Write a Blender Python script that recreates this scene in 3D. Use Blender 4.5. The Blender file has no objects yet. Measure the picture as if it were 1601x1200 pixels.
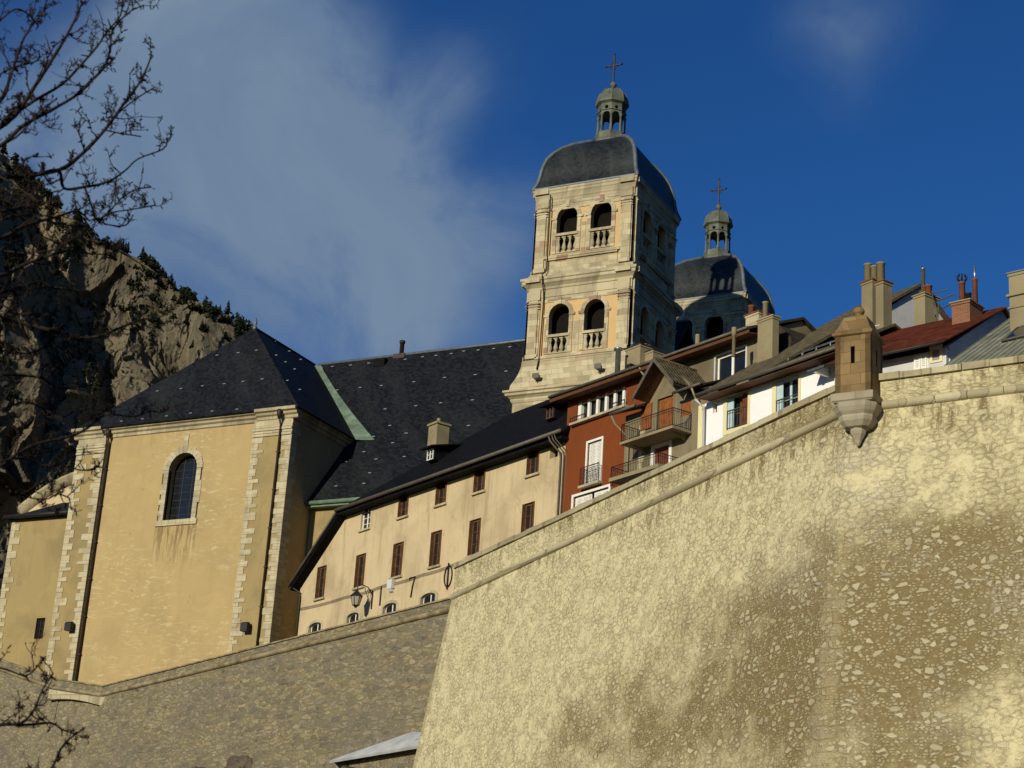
import bpy, bmesh, math, random
from mathutils import Vector, Matrix, noise
from mathutils.geometry import tessellate_polygon
random.seed(7)
S = bpy.context.scene
COL = S.collection
rad = math.radians

# ------------------------------------------------------------------ camera
PITCH, ROLL, YAW, FPX = rad(19.407), rad(3.737), rad(-27.667), 2843.0
fwd = Vector((math.sin(YAW)*math.cos(PITCH), math.cos(YAW)*math.cos(PITCH), math.sin(PITCH)))
rgt = Vector((math.cos(YAW), -math.sin(YAW), 0))
upv = rgt.cross(fwd)
R_ = rgt*math.cos(ROLL)+upv*math.sin(ROLL)
U_ = upv*math.cos(ROLL)-rgt*math.sin(ROLL)
cd = bpy.data.cameras.new("camera")
cam = bpy.data.objects.new("camera", cd); COL.objects.link(cam)
cam.matrix_world = Matrix((( R_.x, U_.x, -fwd.x, 0), (R_.y, U_.y, -fwd.y, 0), (R_.z, U_.z, -fwd.z, 0), (0, 0, 0, 1)))
cd.sensor_width = 36.0; cd.lens = 36.0*FPX/1601.0
cd.clip_start = 0.2; cd.clip_end = 20000
cd.dof.use_dof = True; cd.dof.focus_distance = 95; cd.dof.aperture_fstop = 6.3
S.camera = cam

# ------------------------------------------------------------------ light
SUN_EL, SUN_AZ = rad(16.0), rad(5.7)
sd = bpy.data.lights.new("sun", 'SUN'); sd.energy = 3.9; sd.angle = rad(0.5); sd.color = (1.0, 0.92, 0.73)
so = bpy.data.objects.new("sun", sd); COL.objects.link(so)
travel = Vector((math.sin(SUN_AZ)*math.cos(SUN_EL), math.cos(SUN_AZ)*math.cos(SUN_EL), -math.sin(SUN_EL)))
so.rotation_euler = travel.to_track_quat('-Z', 'Y').to_euler()
S.view_settings.view_transform = 'Standard'; S.view_settings.look = 'None'
S.view_settings.exposure = 0.0; S.view_settings.gamma = 1.0

def node(nt, typ, props=None, **ins):
    n = nt.nodes.new(typ)
    for k, v in (props or {}).items(): setattr(n, k, v)
    for k, v in ins.items():
        s = n.inputs[int(k[1:])] if (k[0] == 'i' and k[1:].isdigit()) else n.inputs[k.replace('_', ' ')]
        if isinstance(v, bpy.types.NodeSocket): nt.links.new(v, s)
        else: s.default_value = v
    return n
def c4(c): return (c[0], c[1], c[2], 1.0)
def mth(nt, op, a, b=0.0, c=0.0, clamp=False):
    return node(nt, 'ShaderNodeMath', {'operation': op, 'use_clamp': clamp}, i0=a, i1=b, i2=c).outputs[0]
def mix(nt, f, a, b, blend='MIX'):
    n = nt.nodes.new('ShaderNodeMix'); n.data_type = 'RGBA'; n.blend_type = blend
    for s, v in ((n.inputs[0], f), (n.inputs[6], a), (n.inputs[7], b)):
        if isinstance(v, bpy.types.NodeSocket): nt.links.new(v, s)
        elif isinstance(v, (tuple, list)): s.default_value = c4(v)
        else: s.default_value = v
    return n.outputs[2]
def ramp(nt, f, stops, interp='LINEAR'):
    n = nt.nodes.new('ShaderNodeValToRGB'); cr = n.color_ramp; cr.interpolation = interp
    while len(cr.elements) < len(stops): cr.elements.new(0.5)
    for e, (p, c) in zip(cr.elements, stops):
        e.position = p; e.color = c4(c) if isinstance(c, (tuple, list)) else (c, c, c, 1)
    nt.links.new(f, n.inputs[0]); return n.outputs[0]
def nz(nt, vec, scale, detail=4, rough=0.55, dist=0.0):
    return node(nt, 'ShaderNodeTexNoise', None, Vector=vec, Scale=scale, Detail=detail, Roughness=rough, Distortion=dist).outputs[0]
def scl(nt, vec, s):
    return node(nt, 'ShaderNodeVectorMath', {'operation': 'MULTIPLY'}, i0=vec, i1=s).outputs[0]
def vadd(nt, a, b):
    return node(nt, 'ShaderNodeVectorMath', {'operation': 'ADD'}, i0=a, i1=b).outputs[0]
def smooth(nt, v, a, b):
    return node(nt, 'ShaderNodeMapRange', {'interpolation_type': 'SMOOTHSTEP', 'clamp': True}, i0=v, i1=a, i2=b).outputs[0]

# ------------------------------------------------------------------ sky
W = bpy.data.worlds.new("World"); S.world = W; W.use_nodes = True
wt = W.node_tree; wt.nodes.clear()
sky = node(wt, 'ShaderNodeTexSky', {'sky_type': 'NISHITA', 'sun_disc': False, 'sun_elevation': SUN_EL,
    'sun_rotation': math.pi+SUN_AZ, 'air_density': 1.0, 'dust_density': 0.3, 'ozone_density': 3.0})
def raydir(px, py):
    return fwd + R_*((px-800.5)/FPX) - U_*((py-600.0)/FPX)
geo = node(wt, 'ShaderNodeTexCoord').outputs['Generated']
wn1 = nz(wt, geo, 7.0, 8, 0.62, 0.8); wn2 = nz(wt, vadd(wt, geo, (3.1, 1.7, 0.4)), 14.0, 6, 0.6, 0.3)
warp = vadd(wt, geo, scl(wt, node(wt, 'ShaderNodeVectorMath', {'operation': 'SUBTRACT'}, i0=node(wt, 'ShaderNodeTexNoise', None, Vector=geo, Scale=6.0, Detail=5).outputs[1], i1=(0.5, 0.5, 0.5)).outputs[0], (0.10, 0.10, 0.10)))
dens = None
for (px, py, r_, a_) in ((320, 150, 120, 0.62), (270, 40, 70, 0.42), (200, 200, 110, .42), (420, 260, 140, 0.52), (270, 350, 150, 0.50), (470, 430, 140, 0.42), (620, 480, 110, 0.34), (380, 60, 60, .40), (520, 180, 100, 0.34),
        (110, 250, 110, 0.34), (610, 240, 90, 0.22), (770, 385, 60, 0.42), (700, 110, 55, 0.30), (1340, 35, 65, 0.45), (600, 380, 110, .28), (-300, 300, 250, .5), (-900, 300, 300, .4)):
    d = raydir(px, py).normalized(); k = (FPX/r_)**2
    dot = node(wt, 'ShaderNodeVectorMath', {'operation': 'DOT_PRODUCT'}, i0=node(wt, 'ShaderNodeVectorMath', {'operation': 'NORMALIZE'}, i0=warp).outputs[0], i1=tuple(d)).outputs[1]
    g = mth(wt, 'MULTIPLY', mth(wt, 'EXPONENT', mth(wt, 'MULTIPLY', mth(wt, 'SUBTRACT', dot, 1.0), k)), a_)
    g = mth(wt, 'MULTIPLY', g, 1.15); dens = g if dens is None else mth(wt, 'ADD', dens, g)
dn = mth(wt, 'MULTIPLY', dens, mth(wt, 'ADD', mth(wt, 'MULTIPLY', wn1, 2.6), -0.35))
dn = mth(wt, 'ADD', dn, mth(wt, 'MULTIPLY', mth(wt, 'SUBTRACT', wn2, 0.5), mth(wt, 'MULTIPLY', dens, 0.5)))
cmask = smooth(wt, dn, 0.0, 1.05)
hs = node(wt, 'ShaderNodeHueSaturation', None, Hue=0.507, Saturation=1.22, Value=0.62, Color=sky.outputs[0]).outputs[0]
CLOUD = (2.6, 3.7, 5.1)
hs = mix(wt, 1.0, hs, (0.68, 1.16, 1.62), 'MULTIPLY')
wn3 = nz(wt, vadd(wt, geo, (5.1, 0.3, 2.2)), 4.0, 6, 0.6, 0.6)
skyc = mix(wt, mth(wt, 'MULTIPLY', cmask, 0.9), hs, mix(wt, smooth(wt, wn3, 0.3, 0.7), (1.9, 2.9, 4.5), (3.2, 4.2, 5.2)))
bg = node(wt, 'ShaderNodeBackground', None, Color=skyc, Strength=0.075)
wo = node(wt, 'ShaderNodeOutputWorld', None, Surface=bg.outputs[0])

# ------------------------------------------------------------------ frames: pixel rays meet real planes
class Frame:
    def __init__(s, ox, oy, ang):
        s.o = Vector((ox, oy, 0)); s.a = ang
        s.d = Vector((math.cos(ang), -math.sin(ang), 0)); s.n = Vector((math.sin(ang), math.cos(ang), 0))
    def q(s, px, py, off=0.0):             # -> (x, z) on the vertical plane y = off
        r = raydir(px, py); p = r*((s.o+s.n*off).dot(s.n)/r.dot(s.n)); v = p-s.o
        return v.dot(s.d), p.z
    def qx(s, px, py, x0):                 # -> (y, z) on the vertical plane x = x0
        r = raydir(px, py); p = r*((s.o+s.d*x0).dot(s.d)/r.dot(s.d)); v = p-s.o
        return v.dot(s.n), p.z
    def w(s, x, y, z=0.0): 
        v = s.o+s.d*x+s.n*y; return Vector((v.x, v.y, z))
    def inv(s, p):
        v = Vector(p)-s.o; return v.dot(s.d), v.dot(s.n), p[2]
def on_plane(px, py, p0, n):
    r = raydir(px, py); return r*(Vector(p0).dot(n)/r.dot(n))
def at_depth(px, py, d): return raydir(px, py)*d
CH = Frame(0, 0, 0)
FB = Frame(-71.93, 106.5, rad(27.276))
F1 = Frame(-45.49, 81.61, rad(37.663))

# ------------------------------------------------------------------ mesh building
OFF = {}
class MB:
    def __init__(s): s.v = []; s.f = []; s.sm = []
    def add(s, vs, fs, sm=False):
        o = len(s.v); s.v += [tuple(v) for v in vs]
        for f in fs: s.f.append(tuple(i+o for i in f)); s.sm.append(sm)
        return s
    def box(s, x0, x1, y0, y1, z0, z1):
        return s.add([(x0,y0,z0),(x1,y0,z0),(x1,y1,z0),(x0,y1,z0),(x0,y0,z1),(x1,y0,z1),(x1,y1,z1),(x0,y1,z1)],
            [(0,3,2,1),(4,5,6,7),(0,1,5,4),(1,2,6,5),(2,3,7,6),(3,0,4,7)])
    def slab(s, poly, t):                  # 3-D polygon thickened by t against its normal (t>0: downward for a ccw-from-above roof)
        p = [Vector(q) for q in poly]; n = Vector((0,0,0))
        for i in range(len(p)): n += (p[i]-p[0]).cross(p[(i+1) % len(p)]-p[0])
        n.normalize()
        if n.z < 0: p.reverse(); n = -n
        k = len(p); b = [q-n*t for q in p]
        return s.add(p+b, [tuple(range(k)), tuple(range(2*k-1, k-1, -1))]+[(i, k+i, k+(i+1) % k, (i+1) % k) for i in range(k)])
    def plate(s, outer, holes, y0, y1):    # polygon in x,z with holes, thickened from y0 to y1
        loops = [list(outer)]+[list(h) for h in holes]
        tris = tessellate_polygon([[Vector((a, b, 0)) for a, b in L] for L in loops])
        fl = [p for L in loops for p in L]; n = len(fl)
        vs = [(a, y0, b) for a, b in fl]+[(a, y1, b) for a, b in fl]
        fs = [tuple(t) for t in tris]+[tuple(i+n for i in reversed(t)) for t in tris]
        o = 0
        for L in loops:
            k = len(L)
            for i in range(k): fs.append((o+i, o+(i+1) % k, n+o+(i+1) % k, n+o+i))
            o += k
        return s.add(vs, fs)
    def prism(s, poly, a0, a1, axis=0):    # polygon extruded along an axis (0: poly in y,z)
        mk = (lambda a, p: (a, p[0], p[1])) if axis == 0 else ((lambda a, p: (p[0], a, p[1])) if axis == 1 else (lambda a, p: (p[0], p[1], a)))
        k = len(poly)
        return s.add([mk(a0, p) for p in poly]+[mk(a1, p) for p in poly],
            [tuple(range(k)), tuple(range(2*k-1, k-1, -1))]+[(i, k+i, k+(i+1) % k, (i+1) % k) for i in range(k)])
    def tube(s, pts, r, n=6, sm=True, cap=True):
        pts = [Vector(p) for p in pts]; rs = r if isinstance(r, (list, tuple)) else [r]*len(pts)
        vs = []; fs = []; u = None
        for i, p in enumerate(pts):
            t = (pts[min(i+1, len(pts)-1)]-pts[max(i-1, 0)])
            if t.length < 1e-9: t = Vector((0, 0, 1))
            t.normalize()
            if u is None:
                u = t.orthogonal().normalized()
            else:
                u = u-t*u.dot(t)
                if u.length < 1e-6: u = t.orthogonal()
                u.normalize()
            w = t.cross(u)
            for k in range(n):
                a = 2*math.pi*k/n; vs.append(p+(u*math.cos(a)+w*math.sin(a))*rs[i])
        for i in range(len(pts)-1):
            for k in range(n): fs.append((i*n+k, i*n+(k+1) % n, (i+1)*n+(k+1) % n, (i+1)*n+k))
        if cap: fs += [tuple(range(n-1, -1, -1)), tuple(range((len(pts)-1)*n, len(pts)*n))]
        return s.add(vs, fs, sm)
    def lathe(s, prof, n=12, c=(0, 0), sm=True, a0=0.0, sq=False):   # prof: (r, z)
        vs = []; fs = []
        for r, z in prof:
            for k in range(n):
                a = a0+2*math.pi*k/n; vs.append((c[0]+r*math.cos(a), c[1]+r*math.sin(a), z))
        m = len(prof)
        for i in range(m-1):
            for k in range(n): fs.append((i*n+k, i*n+(k+1) % n, (i+1)*n+(k+1) % n, (i+1)*n+k))
        fs += [tuple(range(n-1, -1, -1)), tuple(range((m-1)*n, m*n))]
        return s.add(vs, fs, sm)
    def sqring(s, prof, c=(0, 0)):         # square plan: prof (half width, z)
        return s.lathe([(r*math.sqrt(2), z) for r, z in prof], 4, c, False, math.pi/4)
    def turned(s, other, ang):             # another MB turned about z
        ca, sa = math.cos(ang), math.sin(ang); o = len(s.v)
        s.v += [(x*ca-y*sa, x*sa+y*ca, z) for x, y, z in other.v]
        s.f += [tuple(i+o for i in f) for f in other.f]; s.sm += other.sm; return s
    def four(s, other):
        for k in range(4): s.turned(other, k*math.pi/2)
        return s
    def build(s, name, mat, parent=None, recalc=True):
        me = bpy.data.meshes.new(name); off = OFF.get(parent.name, (0, 0, 0)) if parent else (0, 0, 0)
        me.from_pydata([(x-off[0], y-off[1], z-off[2]) for x, y, z in s.v], [], s.f)
        if recalc:
            bm = bmesh.new(); bm.from_mesh(me); bmesh.ops.recalc_face_normals(bm, faces=bm.faces); bm.to_mesh(me); bm.free()
        me.polygons.foreach_set('use_smooth', s.sm)
        me.materials.append(mat)
        o = bpy.data.objects.new(name, me); COL.objects.link(o)
        if parent: o.parent = parent; OFF[o.name] = off
        return o
def tag(o, label=None, cat=None, group=None, kind=None):
    if label: o['label'] = label
    if cat: o['category'] = cat
    if group: o['group'] = group
    if kind: o['kind'] = kind
    return o
def thing(name, label, cat, fr=CH, base=(0, 0, 0), group=None):
    o = bpy.data.objects.new(name, None); COL.objects.link(o); o.empty_display_size = .5
    o.location = fr.w(*base); o.rotation_euler = (0, 0, -fr.a); OFF[o.name] = tuple(base)
    return tag(o, label, cat, group)
def solo(mb, name, mat, label, cat, fr=CH, base=(0, 0, 0), group=None):   # a thing of one mesh
    o = mb.build(name, mat); me = o.data; me.transform(Matrix.Translation((-base[0], -base[1], -base[2])))
    o.location = fr.w(*base); o.rotation_euler = (0, 0, -fr.a)
    return tag(o, label, cat, group)
def children(o): return [c for c in COL.objects if c.parent == o]
def copy_tree(o, parent=None):
    c = o.copy(); COL.objects.link(c); c.parent = parent
    for ch in children(o): copy_tree(ch, c)
    return c
def arch(xc, hw, z0, zs, n=14, rise=None):
    rise = hw if rise is None else rise
    return [(xc-hw, z0), (xc+hw, z0)]+[(xc+hw*math.cos(math.pi*i/n), zs+rise*math.sin(math.pi*i/n)) for i in range(n+1)]
def rect(x0, x1, z0, z1): return [(x0, z0), (x1, z0), (x1, z1), (x0, z1)]

# ------------------------------------------------------------------ materials
def newmat(name, rough=0.9, spec=0.3):
    m = bpy.data.materials.new(name); m.use_nodes = True; nt = m.node_tree
    b = nt.nodes['Principled BSDF']; b.inputs['Roughness'].default_value = rough; b.inputs['Specular IOR Level'].default_value = spec
    return m, nt, b
def obj_uv(nt):                            # object coordinates and the wall's own (along, up)
    tc = node(nt, 'ShaderNodeTexCoord').outputs['Object']
    s = node(nt, 'ShaderNodeSeparateXYZ', None, i0=tc)
    uv = node(nt, 'ShaderNodeCombineXYZ', None, i0=mth(nt, 'ADD', s.outputs[0], s.outputs[1]), i1=s.outputs[2]).outputs[0]
    return tc, uv
def setc(nt, b, col): nt.links.new(col, b.inputs['Base Color'])
def bump(nt, b, h, strength=0.4, dist=0.03):
    n = node(nt, 'ShaderNodeBump', None, Strength=strength, Distance=dist, Height=h); nt.links.new(n.outputs[0], b.inputs['Normal'])
def plain(name, col, rough=0.7, spec=0.4, metal=0.0, var=0.25, scale=3.0):
    m, nt, b = newmat(name, rough, spec); tc, uv = obj_uv(nt); b.inputs['Metallic'].default_value = metal
    f = nz(nt, tc, scale, 5, 0.6); setc(nt, b, mix(nt, ramp(nt, f, [(0.3, 0.0), (0.7, 1.0)]), [c*(1-var) for c in col], [min(1, c*(1+var)) for c in col]))
    bump(nt, b, nz(nt, tc, scale*8, 3), 0.15, 0.01); return m
def plaster(name, col, stain, stain_amt=0.5, streak=0.5, pale=None, drip=None, rough=0.92):
    m, nt, b = newmat(name, rough, 0.15); tc, uv = obj_uv(nt)
    big = nz(nt, uv, 0.22, 5, 0.6, 0.4); med = nz(nt, uv, 1.1, 5, 0.65); fine = nz(nt, uv, 9.0, 4, 0.7)
    st = nz(nt, scl(nt, uv, (1.0, 0.09, 1)), 1.6, 4, 0.65)
    c = mix(nt, mth(nt, 'MULTIPLY', smooth(nt, big, 0.42, 0.68), stain_amt), col, stain)
    c = mix(nt, mth(nt, 'MULTIPLY', smooth(nt, st, 0.5, 0.75), streak), c, stain)
    c = mix(nt, mth(nt, 'MULTIPLY', smooth(nt, med, 0.5, 0.75), 0.25), c, [x*0.82 for x in col])
    if pale:
        pl = nz(nt, scl(nt, uv, (0.6, 2.4, 1)), 1.7, 8, 0.72, 0.9); hz_ = node(nt, 'ShaderNodeSeparateXYZ', None, i0=uv).outputs[1]; zone = mth(nt, 'ADD', nz(nt, uv, 0.16, 3), mth(nt, 'MULTIPLY', smooth(nt, hz_, 15.0, 3.0), 0.10))
        c = mix(nt, mth(nt, 'MULTIPLY', smooth(nt, pl, 0.545, 0.60), mth(nt, 'MULTIPLY', smooth(nt, zone, 0.44, 0.58), 0.62)), c, pale)
    rp = nz(nt, vadd(nt, uv, (11, 23, 0)), 0.45, 4, 0.55, 0.8); rq = nz(nt, vadd(nt, uv, (3, 41, 0)), 0.8, 6, 0.7, 0.5)
    c = mix(nt, mth(nt, 'MULTIPLY', smooth(nt, rp, 0.55, 0.60), 0.22), c, [min(1, x*1.22) for x in col])
    c = mix(nt, mth(nt, 'MULTIPLY', smooth(nt, rq, 0.57, 0.66), 0.38*min(1, stain_amt*1.6)), c, stain)
    if drip:
        sp = node(nt, 'ShaderNodeSeparateXYZ', None, i0=uv); u_, v_ = sp.outputs[0], sp.outputs[1]
        dm = mth(nt, 'MULTIPLY', mth(nt, 'MULTIPLY', smooth(nt, u_, drip[0], drip[0]+.5), smooth(nt, u_, drip[1], drip[1]-.5)), mth(nt, 'MULTIPLY', smooth(nt, v_, drip[2], drip[3]), smooth(nt, v_, drip[3]+.15, drip[3])))
        dn_ = nz(nt, scl(nt, uv, (3.2, 0.30, 1)), 1.0, 6, 0.72, 0.4)
        c = mix(nt, mth(nt, 'MULTIPLY', dm, mth(nt, 'MULTIPLY', smooth(nt, dn_, 0.46, 0.56), 0.85)), c, (0.17, 0.115, 0.05))
        c = mix(nt, mth(nt, 'MULTIPLY', dm, mth(nt, 'MULTIPLY', smooth(nt, dn_, 0.44, 0.36), 0.6)), c, (0.6, 0.52, 0.34))
        patch = nz(nt, vadd(nt, uv, (31, 7, 0)), 0.9, 3, 0.5); c = mix(nt, mth(nt, 'MULTIPLY', smooth(nt, patch, 0.70, 0.74), 0.45), c, (0.2, 0.15, 0.085))
        top = nz(nt, scl(nt, uv, (1.2, .4, 1)), 1.0, 5, .7); c = mix(nt, mth(nt, 'MULTIPLY', mth(nt, 'MULTIPLY', smooth(nt, v_, 19.5, 23.0), smooth(nt, top, .42, .62)), .45), c, stain)
    c = mix(nt, mth(nt, 'MULTIPLY', fine, 0.30), c, [x*0.7 for x in col])
    setc(nt, b, c); bump(nt, b, mth(nt, 'ADD', med, mth(nt, 'MULTIPLY', fine, 0.5)), 0.35, 0.03); return m
def ashlar(name, cols, joint, bw=0.9, bh=0.42, stain=(0.16, 0.13, 0.09), st_amt=0.5, mort=0.012, bumpd=0.03):
    m, nt, b = newmat(name, 0.88, 0.2); tc, uv = obj_uv(nt)
    br = node(nt, 'ShaderNodeTexBrick', {'offset': 0.5, 'squash': 1.0}, Vector=uv, Color1=(0, 0, 0, 1), Color2=(1, 1, 1, 1), Mortar=(0.5, 0.5, 0.5, 1), Scale=1.0,
        Mortar_Size=mort, Mortar_Smooth=0.3, Bias=0.0, Brick_Width=bw, Row_Height=bh)
    cell = node(nt, 'ShaderNodeVectorMath', {'operation': 'FLOOR'}, i0=scl(nt, uv, (1/bw, 1/bh, 1))).outputs[0]
    c = ramp(nt, br.outputs[0], cols)
    big = nz(nt, uv, 0.5, 6, 0.65, 0.3); st = nz(nt, scl(nt, uv, (1.5, 0.2, 1)), 1.4, 5, 0.65); fine = nz(nt, tc, 7.0, 5, 0.7)
    c = mix(nt, mth(nt, 'MULTIPLY', smooth(nt, big, 0.45, 0.75), st_amt), c, stain)
    c = mix(nt, mth(nt, 'MULTIPLY', smooth(nt, st, 0.52, 0.8), st_amt), c, stain)
    c = mix(nt, mth(nt, 'MULTIPLY', fine, 0.4), c, [x*0.55 for x in cols[len(cols)//2][1]])
    c = mix(nt, mth(nt, 'MULTIPLY', br.outputs[1], 0.6), c, joint)
    setc(nt, b, c)
    h = mth(nt, 'SUBTRACT', mth(nt, 'MULTIPLY', fine, 0.6), br.outputs[1]); bump(nt, b, h, 0.5, bumpd); return m
def rubble(name, sc, cols, mortar, dark, jw=0.05, density=0.9, stain_amt=0.5, stretch=1.5, uvname=None):
    m, nt, b = newmat(name, 0.92, 0.15)
    tc, uv = obj_uv(nt)
    if uvname: uv = node(nt, 'ShaderNodeUVMap', {'uv_map': uvname}).outputs[0]
    wv = node(nt, 'ShaderNodeTexNoise', None, Vector=uv, Scale=sc*0.9, Detail=3.0).outputs[1]
    w2 = vadd(nt, scl(nt, uv, (1, stretch, 1)), scl(nt, wv, (0.5/sc, 0.5/sc, 0)))
    v1 = node(nt, 'ShaderNodeTexVoronoi', {'feature': 'F1', 'voronoi_dimensions': '2D'}, Vector=w2, Scale=sc)
    v2 = node(nt, 'ShaderNodeTexVoronoi', {'feature': 'DISTANCE_TO_EDGE', 'voronoi_dimensions': '2D'}, Vector=w2, Scale=sc)
    rnd = node(nt, 'ShaderNodeSeparateColor', None, i0=v1.outputs['Color'])
    fine = nz(nt, uv, 9.0, 6, 0.72); med = nz(nt, uv, 1.4, 6, 0.68, 0.4); big = nz(nt, uv, 0.22, 6, 0.66, 0.6); st = nz(nt, scl(nt, uv, (1, 0.2, 1)), 0.9, 5, 0.65); grit = nz(nt, uv, 28.0, 3, 0.7)
    e = mth(nt, 'ADD', v2.outputs[0], mth(nt, 'MULTIPLY', mth(nt, 'SUBTRACT', fine, 0.5), 0.34))
    stone = mth(nt, 'MULTIPLY', smooth(nt, e, jw, jw+0.13), mth(nt, 'LESS_THAN', rnd.outputs[1], density))
    w3 = vadd(nt, scl(nt, w2, (2.3, 2.0, 1)), (4, 9, 0))
    b1 = node(nt, 'ShaderNodeTexVoronoi', {'feature': 'F1', 'voronoi_dimensions': '2D'}, Vector=w3, Scale=sc)
    b2 = node(nt, 'ShaderNodeTexVoronoi', {'feature': 'DISTANCE_TO_EDGE', 'voronoi_dimensions': '2D'}, Vector=w3, Scale=sc)
    rn2 = node(nt, 'ShaderNodeSeparateColor', None, i0=b1.outputs['Color'])
    sm = mth(nt, 'MULTIPLY', smooth(nt, mth(nt, 'ADD', b2.outputs[0], mth(nt, 'MULTIPLY', mth(nt, 'SUBTRACT', fine, 0.5), 0.3)), 0.08, 0.2), mth(nt, 'LESS_THAN', rn2.outputs[1], 0.7))
    mo = mix(nt, mth(nt, 'ADD', mth(nt, 'MULTIPLY', fine, .6), mth(nt, 'MULTIPLY', grit, .4)), [x*0.45 for x in mortar], [x*1.25 for x in mortar])
    c = mix(nt, mth(nt, 'MULTIPLY', sm, 0.75), mo, ramp(nt, rn2.outputs[0], cols))
    c = mix(nt, mth(nt, 'MULTIPLY', stone, 0.85), c, mix(nt, mth(nt, 'MULTIPLY', fine, 0.6), ramp(nt, rnd.outputs[0], cols), [x*0.45 for x in cols[1][1]]))
    c = mix(nt, mth(nt, 'MULTIPLY', smooth(nt, mth(nt, 'ADD', big, mth(nt, 'MULTIPLY', mth(nt, 'SUBTRACT', med, .5), .5)), 0.46, 0.62), stain_amt), c, dark)
    c = mix(nt, mth(nt, 'MULTIPLY', smooth(nt, st, 0.5, 0.78), stain_amt*.7), c, dark)
    c = mix(nt, mth(nt, 'MULTIPLY', smooth(nt, med, 0.60, 0.70), 0.6), c, [x*.35 for x in dark])
    c = mix(nt, mth(nt, 'MULTIPLY', smooth(nt, grit, 0.62, 0.72), 0.35), c, [min(1, x*1.5) for x in cols[1][1]])
    setc(nt, b, c); bump(nt, b, mth(nt, 'ADD', mth(nt, 'MULTIPLY', stone, 1.0), mth(nt, 'MULTIPLY', fine, 0.7)), 0.7, 0.05); return m
def bastion_mat():
    m, nt, b = newmat("rampart_masonry", 0.92, 0.15)
    uv = node(nt, 'ShaderNodeUVMap', {'uv_map': 'UVMap'}).outputs[0]
    at = node(nt, 'ShaderNodeVertexColor', {'layer_name': 'weather'})
    sp = node(nt, 'ShaderNodeSeparateColor', None, i0=at.outputs[0])
    dirt0, quoin, white0 = sp.outputs[0], sp.outputs[1], sp.outputs[2]
    n_big = nz(nt, uv, 0.30, 6, 0.65, 0.6); n_med = nz(nt, uv, 1.3, 6, 0.68, 0.4); n_fine = nz(nt, uv, 7.0, 6, 0.72); n_grit = nz(nt, uv, 26.0, 3, 0.7)
    # rain runs start at the moulding
    run = nz(nt, scl(nt, uv, (1.4, 0.16, 1)), 1.0, 5, 0.7, 0.2)
    dirt = mth(nt, 'ADD', dirt0, mth(nt, 'ADD', mth(nt, 'MULTIPLY', mth(nt, 'SUBTRACT', n_big, 0.5), 1.7), mth(nt, 'MULTIPLY', mth(nt, 'SUBTRACT', n_med, 0.5), 1.05)))
    dirt = mth(nt, 'ADD', dirt, mth(nt, 'MULTIPLY', mth(nt, 'SUBTRACT', run, 0.5), 0.5))
    hs_ = node(nt, 'ShaderNodeSeparateXYZ', None, i0=uv).outputs[1]
    run2 = nz(nt, scl(nt, uv, (2.2, 0.30, 1)), 1.0, 5, 0.7, 0.3)
    under = mth(nt, 'MULTIPLY', smooth(nt, hs_, -2.2, -0.1), smooth(nt, hs_, 0.05, -0.02))
    band = mth(nt, 'ADD', under, mth(nt, 'MULTIPLY', smooth(nt, hs_, 0.1, 0.2), smooth(nt, hs_, 0.2, 1.8)))
    dirt = mth(nt, 'ADD', dirt, mth(nt, 'MULTIPLY', band, mth(nt, 'MULTIPLY', smooth(nt, run2, 0.47, 0.62), 0.75)))
    dirt = smooth(nt, dirt, 0.32, 1.22)
    wv = node(nt, 'ShaderNodeTexNoise', None, Vector=uv, Scale=1.6, Detail=4.0).outputs[1]
    def stones(sc, jw, stretch, seed):
        w2 = vadd(nt, vadd(nt, scl(nt, uv, (1, stretch, 1)), (seed, seed*1.7, 0)), scl(nt, wv, (0.9/sc, 0.9/sc, 0)))
        v1 = node(nt, 'ShaderNodeTexVoronoi', {'feature': 'F1', 'voronoi_dimensions': '2D'}, Vector=w2, Scale=sc, Randomness=1.0)
        v2 = node(nt, 'ShaderNodeTexVoronoi', {'feature': 'DISTANCE_TO_EDGE', 'voronoi_dimensions': '2D'}, Vector=w2, Scale=sc, Randomness=1.0)
        r = node(nt, 'ShaderNodeSeparateColor', None, i0=v1.outputs['Color'])
        e = mth(nt, 'ADD', v2.outputs[0], mth(nt, 'MULTIPLY', mth(nt, 'SUBTRACT', n_fine, 0.5), 0.36))
        thin = smooth(nt, mth(nt, 'ADD', v2.outputs[0], mth(nt, 'MULTIPLY', mth(nt, 'SUBTRACT', n_fine, 0.5), 0.12)), 0.075, 0.02)
        stones.thin = thin
        return smooth(nt, e, jw, jw+0.09), r.outputs[0], r.outputs[1], r.outputs[2]
    a, ar, ap, ax = stones(2.9, 0.13, 1.6, 0.0)
    thinA = stones.thin
    s, sr, sp_, sx = stones(6.4, 0.10, 1.5, 9.3)
    exposed = mth(nt, 'ADD', mth(nt, 'MULTIPLY', n_med, 0.9), mth(nt, 'MULTIPLY', dirt, 0.22))
    pa = mth(nt, 'MULTIPLY', a, mth(nt, 'LESS_THAN', ap, 0.32)); ps = mth(nt, 'MULTIPLY', s, mth(nt, 'LESS_THAN', sp_, 0.62))
    ps = mth(nt, 'MULTIPLY', ps, mth(nt, 'SUBTRACT', 1.0, pa))
    colA = ramp(nt, ar, [(0.0, (0.50, 0.43, 0.25)), (0.35, (0.66, 0.58, 0.36)), (0.6, (0.48, 0.42, 0.27)), (0.8, (0.72, 0.64, 0.42)), (0.93, (0.46, 0.42, 0.31)), (1.0, (0.56, 0.40, 0.19))])
    colS = ramp(nt, sr, [(0.0, (0.48, 0.40, 0.22)), (0.4, (0.64, 0.55, 0.32)), (0.7, (0.46, 0.39, 0.23)), (1.0, (0.72, 0.63, 0.39))])
    mort_p = mix(nt, n_fine, (0.66, 0.57, 0.325), (0.80, 0.705, 0.43))
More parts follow.
